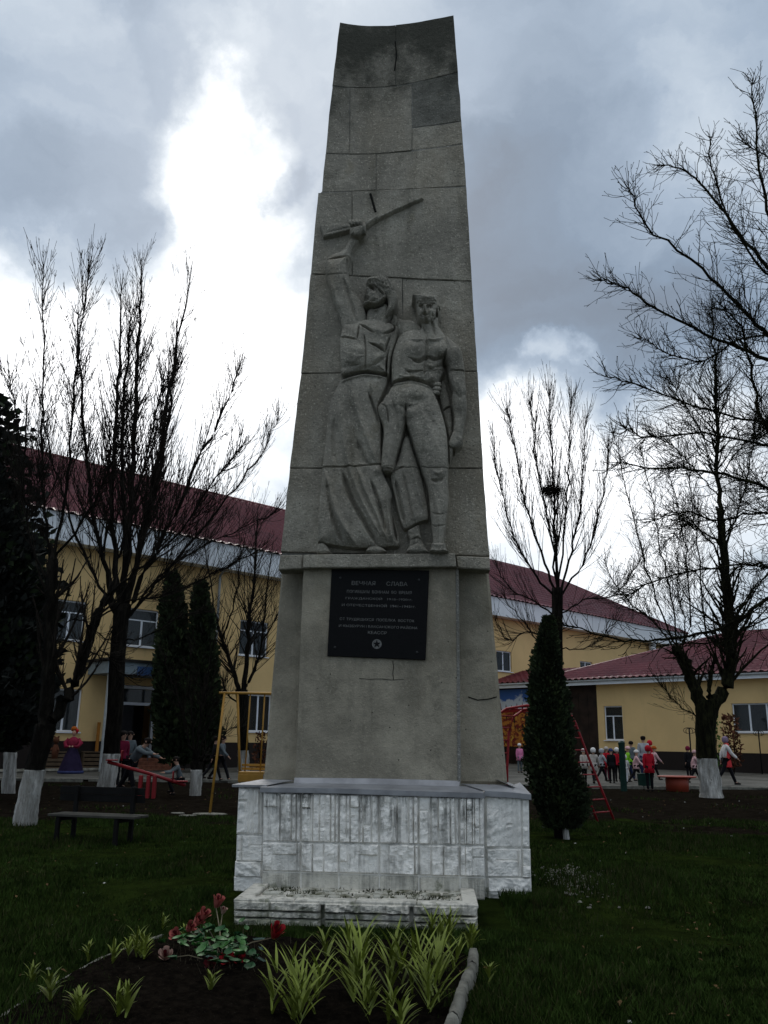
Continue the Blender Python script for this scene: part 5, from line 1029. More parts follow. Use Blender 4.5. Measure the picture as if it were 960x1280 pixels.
# arched ladder climbing frame
Yc = 17.2; cf = empty('climbing_frame', (3.4, Yc, gz(0, Yc)), 0); tag(cf, 'red arched ladder climbing frame straddling the dark thuja', 'climbing frame')
def lc(px, py, Y): p = atY(px, py, Y); return (p[0]-3.4, p[1]-Yc, p[2]-gz(0, Yc))
railA = [(634, 1012), (634, 960), (636, 915), (642, 896), (655, 887), (680, 883), (702, 885), (712, 891), (719, 903), (733, 940), (750, 982), (768, 1022)]
railB = [(618, 1012), (619, 960), (622, 915), (630, 896), (644, 887), (670, 884), (694, 886), (703, 893), (708, 905), (714, 945), (720, 985), (731, 1030)]
pa = [lc(x, y, Yc+.15) for x, y in railA]; pb = [lc(x, y, Yc-.35 if False else Yc-.3) for x, y in railB]
pb = [(a[0]-.40, a[1]-.38, a[2]) for a in pa]
pa[-1] = (*pa[-1][:2], -.03); pb[-1] = (*pb[-1][:2], -.03)
tubepart('side_rail', pa, .024, 'red_paint', cf); tubepart('side_rail', pb, .024, 'red_paint', cf)
PA = np.array(pa); PB = np.array(pb); sA = np.r_[0, np.cumsum(np.linalg.norm(np.diff(PA, axis=0), axis=1))]
for k in range(21):
    t = sA[-1]*(k+.35)/21.2; a = [np.interp(t, sA, PA[:, i]) for i in range(3)]; b_ = [np.interp(t, sA, PB[:, i]) for i in range(3)]; tubepart('rung', [a, b_], .014, 'red_paint', cf, 6)
# green post and bin, red round table
q = gpt(780, 987); g = MB(); g.tube([(0, 0, -.1), (0, 0, 1.30), (0, 0, 1.40), (.0, 0, 1.45)], [.10, .10, .11, .05], 12); o = g.build('green_post', 'green_paint', None, False); o.location = q; tag(o, 'dark green painted metal post in front of the children', 'post')
q = gpt(806, 984); g = MB(); g.lathe([(.20, 0), (.23, .42), (.24, .43), (.22, .44), (.19, .40), (.17, .05)], n=14); o = g.build('litter_bin', 'green_paint', None); o.location = q; tag(o, 'small dark green bin standing by the child in the red hooded coat', 'bin')
rt_ = empty('round_table', tuple(gpt(847, 987))); tag(rt_, 'low round table with red painted drum foot beside the whitewashed tree', 'table')
g = MB(); g.lathe([(.34, -.05), (.35, .33), (.30, .36)], n=20); g.build('drum_foot', 'table_red', rt_, True); g = MB(); g.lathe([(.58, .362), (.60, .375), (.60, .40), (.57, .41)], n=24, sx=1.0, sy=.8); g.build('tabletop', 'table_red', rt_)
# white plush swans / bags by the plinth
for i, (px, s, lab) in enumerate(((948, 1.0, 'larger white rounded garden figure lying by the dark plinth at the right edge'), (956, .8, 'smaller white upright garden figure right against the picture edge'))):
    q = gpt(px, 966-(i*1)); g = MB(); g.ball((0, 0, .2*s), .24*s, 0, 12, .8, .8); g.ball((-.16*s, -.02, .42*s), .12*s, 0, 10); g.ball((.2*s, 0, .28*s), .13*s, 0, 10, 1.3); o = g.build('garden_figure', 'plush', None, True); o.location = q; tag(o, lab, 'garden figure')
# wrought-iron flower stands with foliage
for i, (px, py, lab) in enumerate(((866, 972, 'black scrolled iron flower stand left of the big whitewashed tree'), (953, 968, 'black scrolled iron flower stand at the right edge near the window'))):
    q = atZ(px, py, .22); fs = empty('flower_stand', tuple(q)); tag(fs, lab, 'flower stand')
    tubepart('pole', [(0, 0, 0), (0, 0, 2.0)], .03, 'iron', fs, 6)
    for sx in (-1, 1):
        pts = [(sx*.3*math.sin(a)*(1-a/9), 0, 1.75+.18*(1-math.cos(a))*(1-a/9)) for a in np.linspace(0, 5.2, 12)]; tubepart('scroll', [(0, 0, 1.5)]+pts, .014, 'iron', fs, 5)
def leafy(name, label, loc, h, w, n, mat, seed, size=.06, col=0):
    R = np.random.default_rng(seed); root = empty(name, loc); tag(root, label, 'plant'); m = MB()
    for k in range(7): a = R.uniform(0, 6.28); m.tube([(0, 0, 0), (w*.3*math.cos(a), w*.3*math.sin(a), h*.5), (w*.8*math.cos(a), w*.8*math.sin(a), h*R.uniform(.7, 1))], [.02, .012, .005], 5)
    m.build('stem', 'bark', root); V = []; F = []
    for i in range(n):
        th = R.uniform(0, 6.28); z = R.uniform(.1, 1); r = w*math.sqrt(R.random())*(1-.4*abs(z-.5)); p = np.array([r*math.cos(th), r*math.sin(th), z*h]); d = nrm(R.normal(size=3)+np.array([0, 0, .6]))*size*R.uniform(.6, 1.4); s = nrm(np.cross(d, R.normal(size=3)))*size*.4; b = len(V); V += [p-s, p+s, p+d+s*.3, p+d-s*.3]; F.append((b, b+1, b+2, b+3))
    o = mesh('foliage', V, F, mat, root); o['kind'] = 'stuff'; return root
q = atZ(897, 970, .22); leafy('vine_plant', 'thin green climbing plant half hidden behind the whitewashed tree', tuple(q), 2.6, .32, 130, 'leaf_green', 3, .13)
q = atZ(918, 968, .22); leafy('rusty_bush', 'rust brown bushy plant behind the woman in the red dress', tuple(q), 2.7, .42, 420, 'rust_leaf', 4, .15)
q = atZ(326, 966, .18); leafy('rusty_bush', 'small rust brown bush under the right ground-floor window behind the swing', tuple(q), 1.6, .35, 160, 'rust_leaf', 5, .13)
# crate benches and posts near the entrance
for i, (px, py, lab) in enumerate(((120, 955, 'low slatted wooden crate bench with an orange post, left of the entrance'), (63, 956, 'dark slatted crate bench beside the dressed-up figurine'))):
    q = gpt(px, py+8); cr_ = empty('crate_bench', (q[0]*1.0, q[1], q[2]), math.radians(30)); tag(cr_, lab, 'crate bench')
    for k in range(4): m = MB(); m.box(-.6, .6, -.22, -.19, .05+.16*k, .17+.16*k, bev=.006); m.build('slat', 'crate_wood', cr_)
    m = MB(); m.box(-.62, .62, -.25, .25, .70, .74, bev=.006); m.build('seat_plank', 'crate_wood', cr_)
    for x in (-.6, .54): m = MB(); m.box(x, x+.06, -.19, .22, 0, .69); m.build('leg', 'crate_wood', cr_)
    if i == 0: m = MB(); m.box(-.1, .02, .0, .1, .74, 1.9, bev=.01); m.build('orange_post', 'orange_wood', cr_)
# figurine of a woman in a pink blouse and wide purple skirt
q = gpt(88, 967); fig = empty('garden_figurine', (q[0], q[1], q[2]), 0); fig.scale = (.88, .88, .88); tag(fig, 'life-size figurine of a woman, pink blouse, wide purple skirt and orange headdress', 'figurine')
g = MB(); g.lathe([(.52, 0), (.50, .12), (.40, .45), (.30, .75), (.19, .98), (.16, 1.05)], n=20); g.build('skirt', 'purple', fig, True)
g = MB(); g.lathe([(.525, .02), (.53, .1), (.505, .12)], n=20); g.build('skirt_hem', 'blue_stripe', fig, True)
g = MB(); g.lathe([(.17, 1.0), (.22, 1.15), (.25, 1.3), (.20, 1.42), (.07, 1.5)], n=16, sy=.75); g.build('blouse', 'fig_pink', fig, True)
for sx in (-1, 1): g = MB(); g.tube([(sx*.2, 0, 1.4), (sx*.32, -.03, 1.25), (sx*.26, -.16, 1.1), (sx*.1, -.24, 1.1)], [.09, .10, .075, .04], 10); g.ball((sx*.06, -.26, 1.1), .04, 1); g.build('sleeve', ['fig_pink', 'skin'], fig, True)
g = MB(); g.tube([(0, 0, 1.46), (0, 0, 1.56)], .05, 8); g.ball((0, -.01, 1.66), .10, 0, 12, 1.2); g.tube([(0, -.10, 1.67), (0, -.125, 1.64)], [.015, .012], 5); g.build('head', 'skin', fig, True)
g = MB(); g.ball((-.03, .02, 1.84), .13, 0, 10, .8); g.ball((-.1, .0, 1.80), .07, 0, 8); g.build('headdress', 'orange', fig, True); g = MB(); g.ball((.12, -.02, 1.76), .07, 0, 8); g.ball((.10, .0, 1.69), .05, 0, 8); g.build('hair_flower', 'red_cloth', fig, True)
q = gpt(66, 968); g = MB(); g.lathe([(.14, 0), (.17, .35), (.12, .6), (.05, .7)], n=12); g.ball((0, 0, .86), .15, 0, 10, 1.1); g.ball((-.1, 0, 1.02), .05, 0, 8); g.ball((.1, 0, 1.02), .05, 0, 8); g.tube([(-.13, -.05, .5), (-.22, -.12, .35)], [.05, .035], 6); g.tube([(.13, -.05, .5), (.22, -.12, .35)], [.05, .035], 6); o = g.build('garden_figurine', 'rust_leaf', None, True); o.scale = (.75, .75, .75); o.location = (q[0], q[1], q[2]+.55); tag(o, 'small orange brown animal figurine on the dark crate bench, left of the pink blouse figurine', 'figurine')

# ------------------------------------------------------------ people
def skin_mesh(nodes, edges, sub=1):
    me = bpy.data.meshes.new('s'); ks = list(nodes); me.from_pydata([nodes[k][:3] for k in ks], [(ks.index(a), ks.index(b)) for a, b in edges], [])
    o = bpy.data.objects.new('s', me); C.objects.link(o); sm = o.modifiers.new('skin', 'SKIN'); sm.use_smooth_shade = True
    if not me.skin_vertices: 
        bpy.context.view_layer.objects.active = o
    for i, k in enumerate(ks):
        r = nodes[k][3]; r = r if isinstance(r, tuple) else (r, r); me.skin_vertices[0].data[i].radius = r
    me.skin_vertices[0].data[0].use_root = True
    if sub: ss = o.modifiers.new('sub', 'SUBSURF'); ss.levels = sub; ss.render_levels = sub
    d = bpy.context.evaluated_depsgraph_get(); d.update(); r = bpy.data.meshes.new_from_object(o.evaluated_get(d)); bpy.data.objects.remove(o)
    V = [tuple(v.co) for v in r.vertices]; F = [tuple(p.vertices) for p in r.polygons]; bpy.data.meshes.remove(r); return V, F
def rotp(p, piv, ax, ang): return tuple(Vector(piv)+Matrix.Rotation(ang, 3, ax) @ (Vector(p)-Vector(piv)))
def pose(kind, child):
    """joint positions for a 1.7 m figure facing -Y"""
    hs = 1.25 if child else 1.; J = {}
    lean = {'bend': .75, 'sit': .15, 'walk': .06, 'stand': 0, 'walk2': .05, 'crouch': .3}[kind]
    hip = (0, 0, .92) if kind not in ('sit', 'crouch') else (0, .0, .42)
    def up(x, y, z): return rotp((x, y, z+hip[2]-.92), hip, 'X', lean)
    J['pelvis'] = up(0, 0, .94); J['waist'] = up(0, 0, 1.08); J['chest'] = up(0, 0, 1.28); J['neck'] = up(0, .01, 1.45); 
    hd = up(0, -.01, 1.53); J['jaw'] = hd; hz = .105*hs; J['head'] = (hd[0], hd[1]-.005-lean*.08, hd[2]+hz*.85); J['crown'] = (hd[0], hd[1]+.0-lean*.06, hd[2]+hz*1.45)
    A = {'stand': (.12, .1, -.12, .1), 'walk': (.5, .35, -.45, .35), 'walk2': (-.4, .3, .45, .4), 'bend': (1.2, .3, 1.0, .3), 'sit': (1.0, .6, 1.0, .6), 'crouch': (.9, .6, .9, .6)}[kind]
    for s, n, a, e in ((-1, 'R', A[0], A[1]), (1, 'L', A[2], A[3])):
        sh = up(s*.165, 0, 1.38); J['sh'+n] = sh; el = rotp((sh[0]+s*.03, sh[1], sh[2]-.28), sh, 'X', -a); J['el'+n] = el; w = rotp((el[0]-s*.01, el[1], el[2]-.24), el, 'X', -(a+e)); J['wr'+n] = w; h = rotp((w[0], w[1], w[2]-.07), w, 'X', -(a+e)); J['ha'+n] = h
    Lg = {'stand': (.04, 0, -.04, 0), 'walk': (-.42, .25, .42, .08), 'walk2': (.38, .08, -.4, .3), 'bend': (.35, .1, -.5, .15), 'sit': (1.45, 1.45, 1.35, 1.4), 'crouch': (1.6, 2.0, 1.4, 1.9)}[kind]
    for s, n, a, k in ((-1, 'R', Lg[0], Lg[1]), (1, 'L', Lg[2], Lg[3])):
        hp = (s*.095, hip[1], hip[2]-.02); J['hp'+n] = hp; kn = rotp((hp[0], hp[1], hp[2]-.42), hp, 'X', -a); J['kn'+n] = kn; an = rotp((kn[0], kn[1], kn[2]-.41), kn, 'X', -(a-k)); J['an'+n] = an; J['to'+n] = (an[0]+s*.02, an[1]-.15, an[2]-.035)
    mz = min(J['anL'][2], J['anR'][2])-.065
    return {k: (v[0], v[1], v[2]-mz) for k, v in J.items()}
TPL = {}
def template(kind, child, coat):
    key = (kind, child, coat)
    if key in TPL: return TPL[key]
    J = pose(kind, child); hr = .085*(1.22 if child else 1.); P = {}
    def sk(spec, edges): return skin_mesh({k: (*J[k], r) for k, r in spec}, edges)
    legs = [('pelvis', 'hpL'), ('hpL', 'knL'), ('knL', 'anL'), ('anL', 'toL'), ('pelvis', 'hpR'), ('hpR', 'knR'), ('knR', 'anR'), ('anR', 'toR')]; arms = [('chest', 'shL'), ('shL', 'elL'), ('elL', 'wrL'), ('wrL', 'haL'), ('chest', 'shR'), ('shR', 'elR'), ('elR', 'wrR'), ('wrR', 'haR')]
    spec = [('pelvis', (.13, .10)), ('waist', (.115, .085)), ('chest', (.14, .10)), ('neck', .05), ('jaw', (hr*.72, hr*.8)), ('head', (hr, hr*1.08)), ('crown', hr*.75), ('shL', .055), ('elL', .04), ('wrL', .028), ('haL', (.034, .016)), ('shR', .055), ('elR', .04), ('wrR', .028), ('haR', (.034, .016)), ('hpL', .085), ('knL', .055), ('anL', .04), ('toL', .035), ('hpR', .085), ('knR', .055), ('anR', .04), ('toR', .035)]
    V, F = sk(spec, [('pelvis', 'waist'), ('waist', 'chest'), ('chest', 'neck'), ('neck', 'jaw'), ('jaw', 'head'), ('head', 'crown')]+legs+arms)
    mb = MB(); mb.add(V, F)
    h = Vector(J['head']); mb.tube([h+Vector((0, -hr*.95, .01)), h+Vector((0, -hr*1.25, -.02)), h+Vector((0, -hr*1.0, -.03))], [.008, .016, .012], 5)       # nose
    for s in (-1, 1): mb.ball(h+Vector((s*hr*1.0, .01, -.005)), .022, 0, 6, 1.3)
    for n in 'LR':                                               # fingers and thumb
        a = Vector(J['ha'+n]); d = (a-Vector(J['wr'+n])).normalized(); s = Vector((0, 1, 0)).cross(d).normalized() if abs(d.y) < .9 else Vector((1, 0, 0)); f = d.cross(s)
        for q in range(4): b = a+s*(q-1.5)*.018+d*.02; e = b+d*(.04+.006*(1.5-abs(q-1.5)))+f*.012; mb.tube([b, (b+e)/2, e+f*.01], [.009, .009, .006], 5)
        b = a-s*.03-d*.015; mb.tube([b, b+d*.03-s*.012, b+d*.045+f*.01], [.010, .009, .006], 5)
    P['body'] = mb
    ey = MB(); [ey.ball(h+Vector((s*hr*.38, -hr*.93, .018)), .012, 0, 6) for s in (-1, 1)]; ey.tube([h+Vector((-.022, -hr*.93, -.045)), h+Vector((.022, -hr*.93, -.045))], .006, 5); P['face_detail'] = ey
    # clothes
    V, F = sk([('pelvis', (.155, .125)), ('waist', (.14, .115)), ('chest', (.17, .13)), ('neck', .068), ('shL', .078), ('elL', .062), ('wrL', .05), ('shR', .078), ('elR', .062), ('wrR', .05)], [('pelvis', 'waist'), ('waist', 'chest'), ('chest', 'neck'), ('chest', 'shL'), ('shL', 'elL'), ('elL', 'wrL'), ('chest', 'shR'), ('shR', 'elR'), ('elR', 'wrR')])
    c = MB(); c.add(V, F)
    if coat > 0:
        pz = J['pelvis']; wz = J['waist']; n = 14; R0 = [(.15, wz, 0), (.175, pz, 0), (.19+.07*coat, (pz[0], pz[1], pz[2]-.42*coat), 0)]; Vv = []
        for r, cpt, _ in R0: Vv += [(cpt[0]+r*math.cos(2*math.pi*k/n)*(1+.04*(k % 2)), cpt[1]+r*.82*math.sin(2*math.pi*k/n)*(1+.04*(k % 2)), cpt[2]) for k in range(n)]
        c.add(Vv, [(i*n+k, i*n+(k+1) % n, (i+1)*n+(k+1) % n, (i+1)*n+k) for i in range(2) for k in range(n)]+[tuple(2*n+k for k in range(n))])
    P['coat'] = c
    V, F = sk([('pelvis', (.14, .115)), ('hpL', .10), ('knL', .068), ('anL', .055), ('hpR', .10), ('knR', .068), ('anR', .055)], legs[:3]+legs[4:7]); t = MB(); t.add(V, F); P['trousers'] = t
    for n in 'LR':
        a = Vector(J['an'+n]); to = Vector(J['to'+n]); s = MB(); s.tube([a+Vector((0, .05, -.03)), a+Vector((0, .0, -.03)), (a+to)/2+Vector((0, 0, -.005)), to+Vector((0, -.02, -.005))], [.04, .055, .045, .025], 8); P['shoe'+n] = s
    ha = MB(); n = 12; prof = [(hr*1.17, -.03), (hr*1.20, .02), (hr*1.08, .06), (hr*.75, hr*1.05), (.02, hr*1.25)]; ha.lathe(prof, tuple(h+Vector((0, .012, .012))), n, 0, 1, 1.1); P['hat'] = ha
    hd = MB(); hd.add(*[q for q in (lambda m: (m.v, m.f))(MB().lathe([(hr*1.0, -.11), (hr*1.22, -.06), (hr*1.27, .02), (hr*1.1, .07), (hr*.7, hr*1.1), (.02, hr*1.3)], tuple(h+Vector((0, .03, .01))), n, 0, 1, 1.05))]); P['hood'] = hd
    hair = MB(); hair.lathe([(hr*.9, -.06), (hr*1.1, .0), (hr*1.12, .04), (hr*.98, .075), (hr*.6, hr*1.02), (.02, hr*1.12)], tuple(h+Vector((0, .022, .005))), n, 0, 1, 1.02); P['hair'] = hair
    out = {}
    for k, m in P.items():
        me = bpy.data.meshes.new(k); me.from_pydata(m.v, [], m.f); me.polygons.foreach_set('use_smooth', [True]*len(m.f)); me.materials.append(None); out[k] = me
    TPL[key] = out; return out
def person(px, py, hgt, head_deg, kind, label, coat, legs, hat=None, hatc=None, child=True, coatlen=0., group=None, dz=0., cat=None, extra=None, Y=None):
    T = template(kind, child, coatlen); q = gpt(px, py); root = empty('person', (q[0], q[1], q[2]+dz), math.radians(head_deg)); s = hgt/1.7; root.scale = (s, s, s); tag(root, label, cat or ('child' if child else 'woman'), group)
    def put(nm, key, mat):
        o = bpy.data.objects.new(nm, T[key]); C.objects.link(o); o.parent = root; o.material_slots[0].link = 'OBJECT'; o.material_slots[0].material = M(mat); return o
    put('body', 'body', 'skin'); put('face_detail', 'face_detail', 'hair_dark'); put('coat', 'coat', coat); put('trousers', 'trousers', legs); put('shoe', 'shoeL', 'shoe'); put('shoe', 'shoeR', 'shoe')
    if hat == 'hat': put('knitted_hat', 'hat', hatc)
    elif hat == 'hood': put('hood', 'hood', hatc)
    else: put('hair', 'hair', hatc or 'hair_dark')
    return root
GK = 'kindergarten children and carers out on the path'
person(650, 966, 1.22, 8, 'stand', 'child in a pink coat and white hat standing alone right of the stele', 'pink_cloth', 'grey_cloth', 'hat', 'white_cloth', coatlen=.45)
person(731, 979, 1.12, 200, 'stand', 'child in white hat and cream coat, leftmost of the row behind the red ladder', 'cream_cloth', 'black_cloth', 'hat', 'white_cloth', coatlen=.45)
person(743, 980, 1.2, 150, 'walk', 'child in fluffy white hood and cream coat, second behind the red ladder', 'cream_cloth', 'black_cloth', 'hood', 'white_cloth', coatlen=.6)
person(753, 977, 1.16, 100, 'walk', 'child in pale hat and grey jacket reaching forward in the row', 'grey_light', 'black_cloth', 'hood', 'grey_light', coatlen=.2)
person(759.5, 976, 1.18, 120, 'stand', 'child in cream hat and long red coat in the middle of the row', 'red_cloth', 'maroon', 'hat', 'cream_cloth', coatlen=.6)
person(765.5, 979, 1.14, 170, 'stand', 'child in dark blue hat and dark coat seen from behind', 'black_cloth', 'black_cloth', 'hat', 'blue_stripe', coatlen=.5)
person(773, 977, 1.16, 140, 'stand', 'child in white hat and red jacket left of the green post', 'red_cloth', 'black_cloth', 'hood', 'white_cloth', coatlen=.2)
person(782.5, 980, .98, 160, 'walk', 'small child in a wide white coat half behind the green post', 'white_cloth', 'grey_light', 'hood', 'white_cloth', coatlen=.9)
person(786, 976, 1.24, 90, 'walk2', 'child in lime green jacket and pale hat right of the green post', 'lime_cloth', 'navy_cloth', 'hat', 'pale_pink', coatlen=.2)
person(791, 972, 1.4, 175, 'stand', 'dark-haired child in a dark jacket behind the lime green jacket', 'grey_cloth', 'black_cloth', None, None, coatlen=.1)
person(796.5, 979, 1.14, 80, 'walk', 'child in white hat and pale pink coat walking behind the lime jacket', 'pale_pink', 'black_cloth', 'hat', 'white_cloth', coatlen=.35)
person(807, 978, 1.62, 170, 'stand', 'woman with dark hair in a light grey waistcoat among the children', 'grey_light', 'navy_cloth', None, None, False, coatlen=.3)
person(814.5, 972, 1.42, 190, 'stand', 'child in a bright red hooded jacket behind the red hooded coat', 'red_cloth', 'black_cloth', 'hood', 'red_cloth', coatlen=.2)
person(813, 989, 1.28, 180, 'stand', 'child in a long red hooded coat standing by the green bin', 'red_cloth', 'black_cloth', 'hood', 'red_cloth', coatlen=.55)
person(819, 975, 1.26, 100, 'walk', 'child in orange red hat and pale pink jacket at the right end of the row', 'pale_pink', 'black_cloth', 'hat', 'orange', coatlen=.2)
person(862, 973, 1.22, 190, 'stand', 'child in maroon hat and long black coat left of the whitewashed tree', 'black_cloth', 'black_cloth', 'hood', 'maroon', coatlen=.85)
person(870, 980, 1.16, 80, 'walk', 'child in pale pink jacket just left of the whitewashed tree', 'pale_pink', 'black_cloth', 'hat', 'pale_pink', coatlen=.2)
wo = person(910, 981, 1.68, 85, 'walk', 'woman striding in a white jacket over a red dress, mauve headscarf', 'white_cloth', 'black_cloth', 'hood', 'mauve', False, coatlen=.0)
T_ = MB(); T_.lathe([(.125, 1.42), (.15, 1.2), (.165, .95), (.22, .62), (.215, .60)], (0, -.055, 0), n=14, sy=.62); o = T_.build('dress', 'dress_red', wo, True)
person(160, 996, 1.56, 70, 'bend', 'youth in a grey jacket leaning over to push the seesaw', 'grey_cloth', 'black_cloth', None, None, False, cat='boy')
person(149, 985, 1.5, 40, 'stand', 'child with dark hair in a dark red jacket partly hidden by the middle trunk', 'maroon', 'black_cloth', None, None, coatlen=.1)
person(158, 980, 1.5, 20, 'stand', 'child with dark hair and grey top behind the leaning youth', 'grey_cloth', 'black_cloth', None, None)
person(224, 996, 1.15, -70, 'crouch', 'child in a grey jacket crouching on the low end of the seesaw', 'grey_cloth', 'black_cloth', None, None, dz=.05)
person(266, 976, 1.42, 110, 'walk2', 'child in black walking away left of the yellow swing post', 'black_cloth', 'black_cloth', None, None)
person(275, 976, 1.46, 80, 'walk', 'child in a grey jacket walking past the yellow swing post', 'grey_cloth', 'black_cloth', None, None)

# ------------------------------------------------------------ flower bed in the foreground
bedL = [(-2.14, 5.2), (-2.08, 6.0), (-1.99, 6.84), (-1.85, 7.25), (-1.72, 7.55)]
bedR = [(.37, 5.0), (.46, 5.5), (.56, 6.0), (.66, 6.5), (.69, 6.95)]
nb_ = 34; V = []
LY = np.linspace(4.4, 7.62, 40)
for y in LY:
    xl = np.interp(y, [b for a, b in bedL], [a for a, b in bedL]); xr = np.interp(y, [b for a, b in bedR], [a for a, b in bedR])-.03
    if y > 6.95: xr = .66-(y-6.95)*.2
    for k in range(nb_):
        t = k/(nb_-1); x = xl+(xr-xl)*t; h = .05*math.sin(math.pi*min(1, t*1.0))**.5+.018*math.sin(x*17+y*9)*math.sin(y*21-x*7)+.012*math.sin(x*41+3*y)*math.sin(y*37)
        e = min(1, (7.62-y)/.25); V.append((x, y, gz(x, y)+.0+(h+.012)*e))
F = [(j*nb_+i, j*nb_+i+1, (j+1)*nb_+i+1, (j+1)*nb_+i) for j in range(len(LY)-1) for i in range(nb_-1)]
tag(mesh('flower_bed_soil', V, F, 'bed_soil', smooth=True), kind='structure')
ke = empty('bed_edging', (.55, 6.2, 0)); tag(ke, 'weathered pale concrete edging along the right side of the flower bed', 'edging')
def edge_piece(a, b, w, h, par, mat, seed, off):
    r = random.Random(seed); d = Vector((b[0]-a[0], b[1]-a[1], 0)); L = d.length; d.normalize(); n = Vector((-d.y, d.x, 0)); V = []; k = 9; prof = [(-1, -.5), (-1, .55), (-.7, .9), (0, 1.0), (.7, .9), (1, .55), (1, -.5)]
    for i in range(k):
        c = Vector((a[0], a[1], 0))+d*(L*i/(k-1)*(1-.0)+.004)
        for x, z in prof: p = c+n*(x*w*(1+.12*r.uniform(-1, 1))); V.append((p.x-off[0], p.y-off[1], z*h*(1+.08*r.uniform(-1, 1))))
    m_ = len(prof); F = [(i*m_+j, (i+1)*m_+j, (i+1)*m_+j+1, i*m_+j+1) for i in range(k-1) for j in range(m_-1)]+[tuple(range(m_))[::-1], tuple((k-1)*m_+j for j in range(m_))]
    return mesh('kerb_stone', V, F, mat, par, True)
pts = [(.30, 4.7), (.42, 5.35), (.54, 6.0), (.645, 6.5), (.70, 6.93)]
for i in range(len(pts)-1): edge_piece(pts[i], (pts[i+1][0]-.003, pts[i+1][1]-.01), .036, .095, ke, 'kerb_concrete', i, (.55, 6.2))
kl = empty('bed_edging', (-2, 6.3, 0)); tag(kl, 'thin sunken concrete strip along the left side of the flower bed', 'edging')
ptl = [(-2.16, 4.9), (-2.12, 5.75), (-2.0, 6.8), (-1.86, 7.3), (-1.74, 7.62)]
for i in range(4): edge_piece(ptl[i], (ptl[i+1][0], ptl[i+1][1]-.012), .012, .014, kl, 'kerb_concrete', 10+i, (-2, 6.3))
def lily(px, py, hgt, nl, seed, label, wide=1.):
    R = np.random.default_rng(seed); hgt *= 1.22 if px > 300 else .95; q = gpt(px, py); q.z += .03; root = empty('daylily_clump', tuple(q)); tag(root, label, 'plant', 'young daylily clumps in the flower bed')
    ns = max(1, int(nl/5)); stems = [(R.normal()*.055*min(1, ns/2), R.normal()*.05*min(1, ns/2), R.normal()*.12, R.normal()*.12, R.uniform(.7, 1.05)) for _ in range(ns)]
    for i in range(int(nl*2.7)):
        sx_, sy_, tx_, ty_, sh = stems[i % ns]; f = R.random()**.8*.62; a = R.uniform(0, 6.28); w = R.uniform(.0065, .011)*wide*(1.1-.4*f); hh = hgt*sh; L = hh*(.62-.25*f)*R.uniform(.8, 1.25); V = []; k = 8; th = R.uniform(.25, .6)+.15*(1-f); curl = R.uniform(.3, 1.)
        pos = np.array([sx_+tx_*f*hh, sy_+ty_*f*hh, f*hh]); da = np.array([math.cos(a), math.sin(a), 0]); sd_ = np.array([-math.sin(a), math.cos(a), 0])
        for j in range(k):
            t = j/(k-1); ww = w*(1-t**2.6)*(.7+.5*math.sin(t*2.9)); c = pos.copy(); V += [c-sd_*ww+np.array([0, 0, ww*.5]), c, c+sd_*ww+np.array([0, 0, ww*.5])]
            th += curl*(.04+.16*t); pos = pos+(da*math.sin(th)+np.array([0, 0, math.cos(th)]))*L/(k-1)
        F = [(3*j+s, 3*j+s+1, 3*j+s+4, 3*j+s+3) for j in range(k-1) for s in (0, 1)]; mesh('leaf', V, F, 'lily_leaf', root, True)
LL = [(352, 1283, .30, 12, 'daylily clump at the bottom edge below the red flowers'), (386, 1290, .40, 22, 'dense daylily clump at the bottom, second from its left'), (432, 1262, .42, 20, 'tall daylily clump left of the middle of the bed'), (423, 1208, .26, 13, 'daylily clump nearest the ledge in the middle'), (455, 1293, .26, 12, 'low daylily clump at the bottom edge between two tall ones'),
      (484, 1300, .26, 16, 'low daylily tuft at the bottom edge of the bed centre'), (505, 1258, .44, 22, 'tallest daylily clump right of the middle of the bed'), (530, 1272, .38, 20, 'broad daylily clump leaning right toward the edging'), (536, 1225, .30, 12, 'loose daylily clump behind the broad one'), (556, 1194, .26, 22, 'daylily clump against the right block of the ledge'), (586, 1196, .22, 12, 'small daylily clump at the corner of ledge and edging'),
      (265, 1250, .19, 6, 'single thin daylily sprout under the artificial flowers'), (120, 1212, .22, 10, 'daylily tuft left of the faded flowers'), (143, 1208, .22, 12, 'daylily tuft on the left kerb of the bed'), (178, 1207, .26, 16, 'fuller daylily clump at the left kerb end'), (228, 1180, .2, 8, 'daylily sprout behind the faded flowers'), (205, 1170, .17, 6, 'small daylily sprout left of the artificial bouquet'), (60, 1262, .22, 9, 'daylily tuft near the left picture edge'), (100, 1288, .22, 12, 'daylily tuft cut by the bottom edge at left'), (150, 1290, .24, 14, 'daylily clump cut by the bottom edge left of centre'), (40, 1240, .18, 7, 'tiny daylily tuft on the left lawn edge'), (612, 1235, .14, 6, 'tiny daylily sprout outside the right edging')]
for i, (x, y, h, n, lab) in enumerate(LL): lily(x, y, h, n, 100+i, lab)
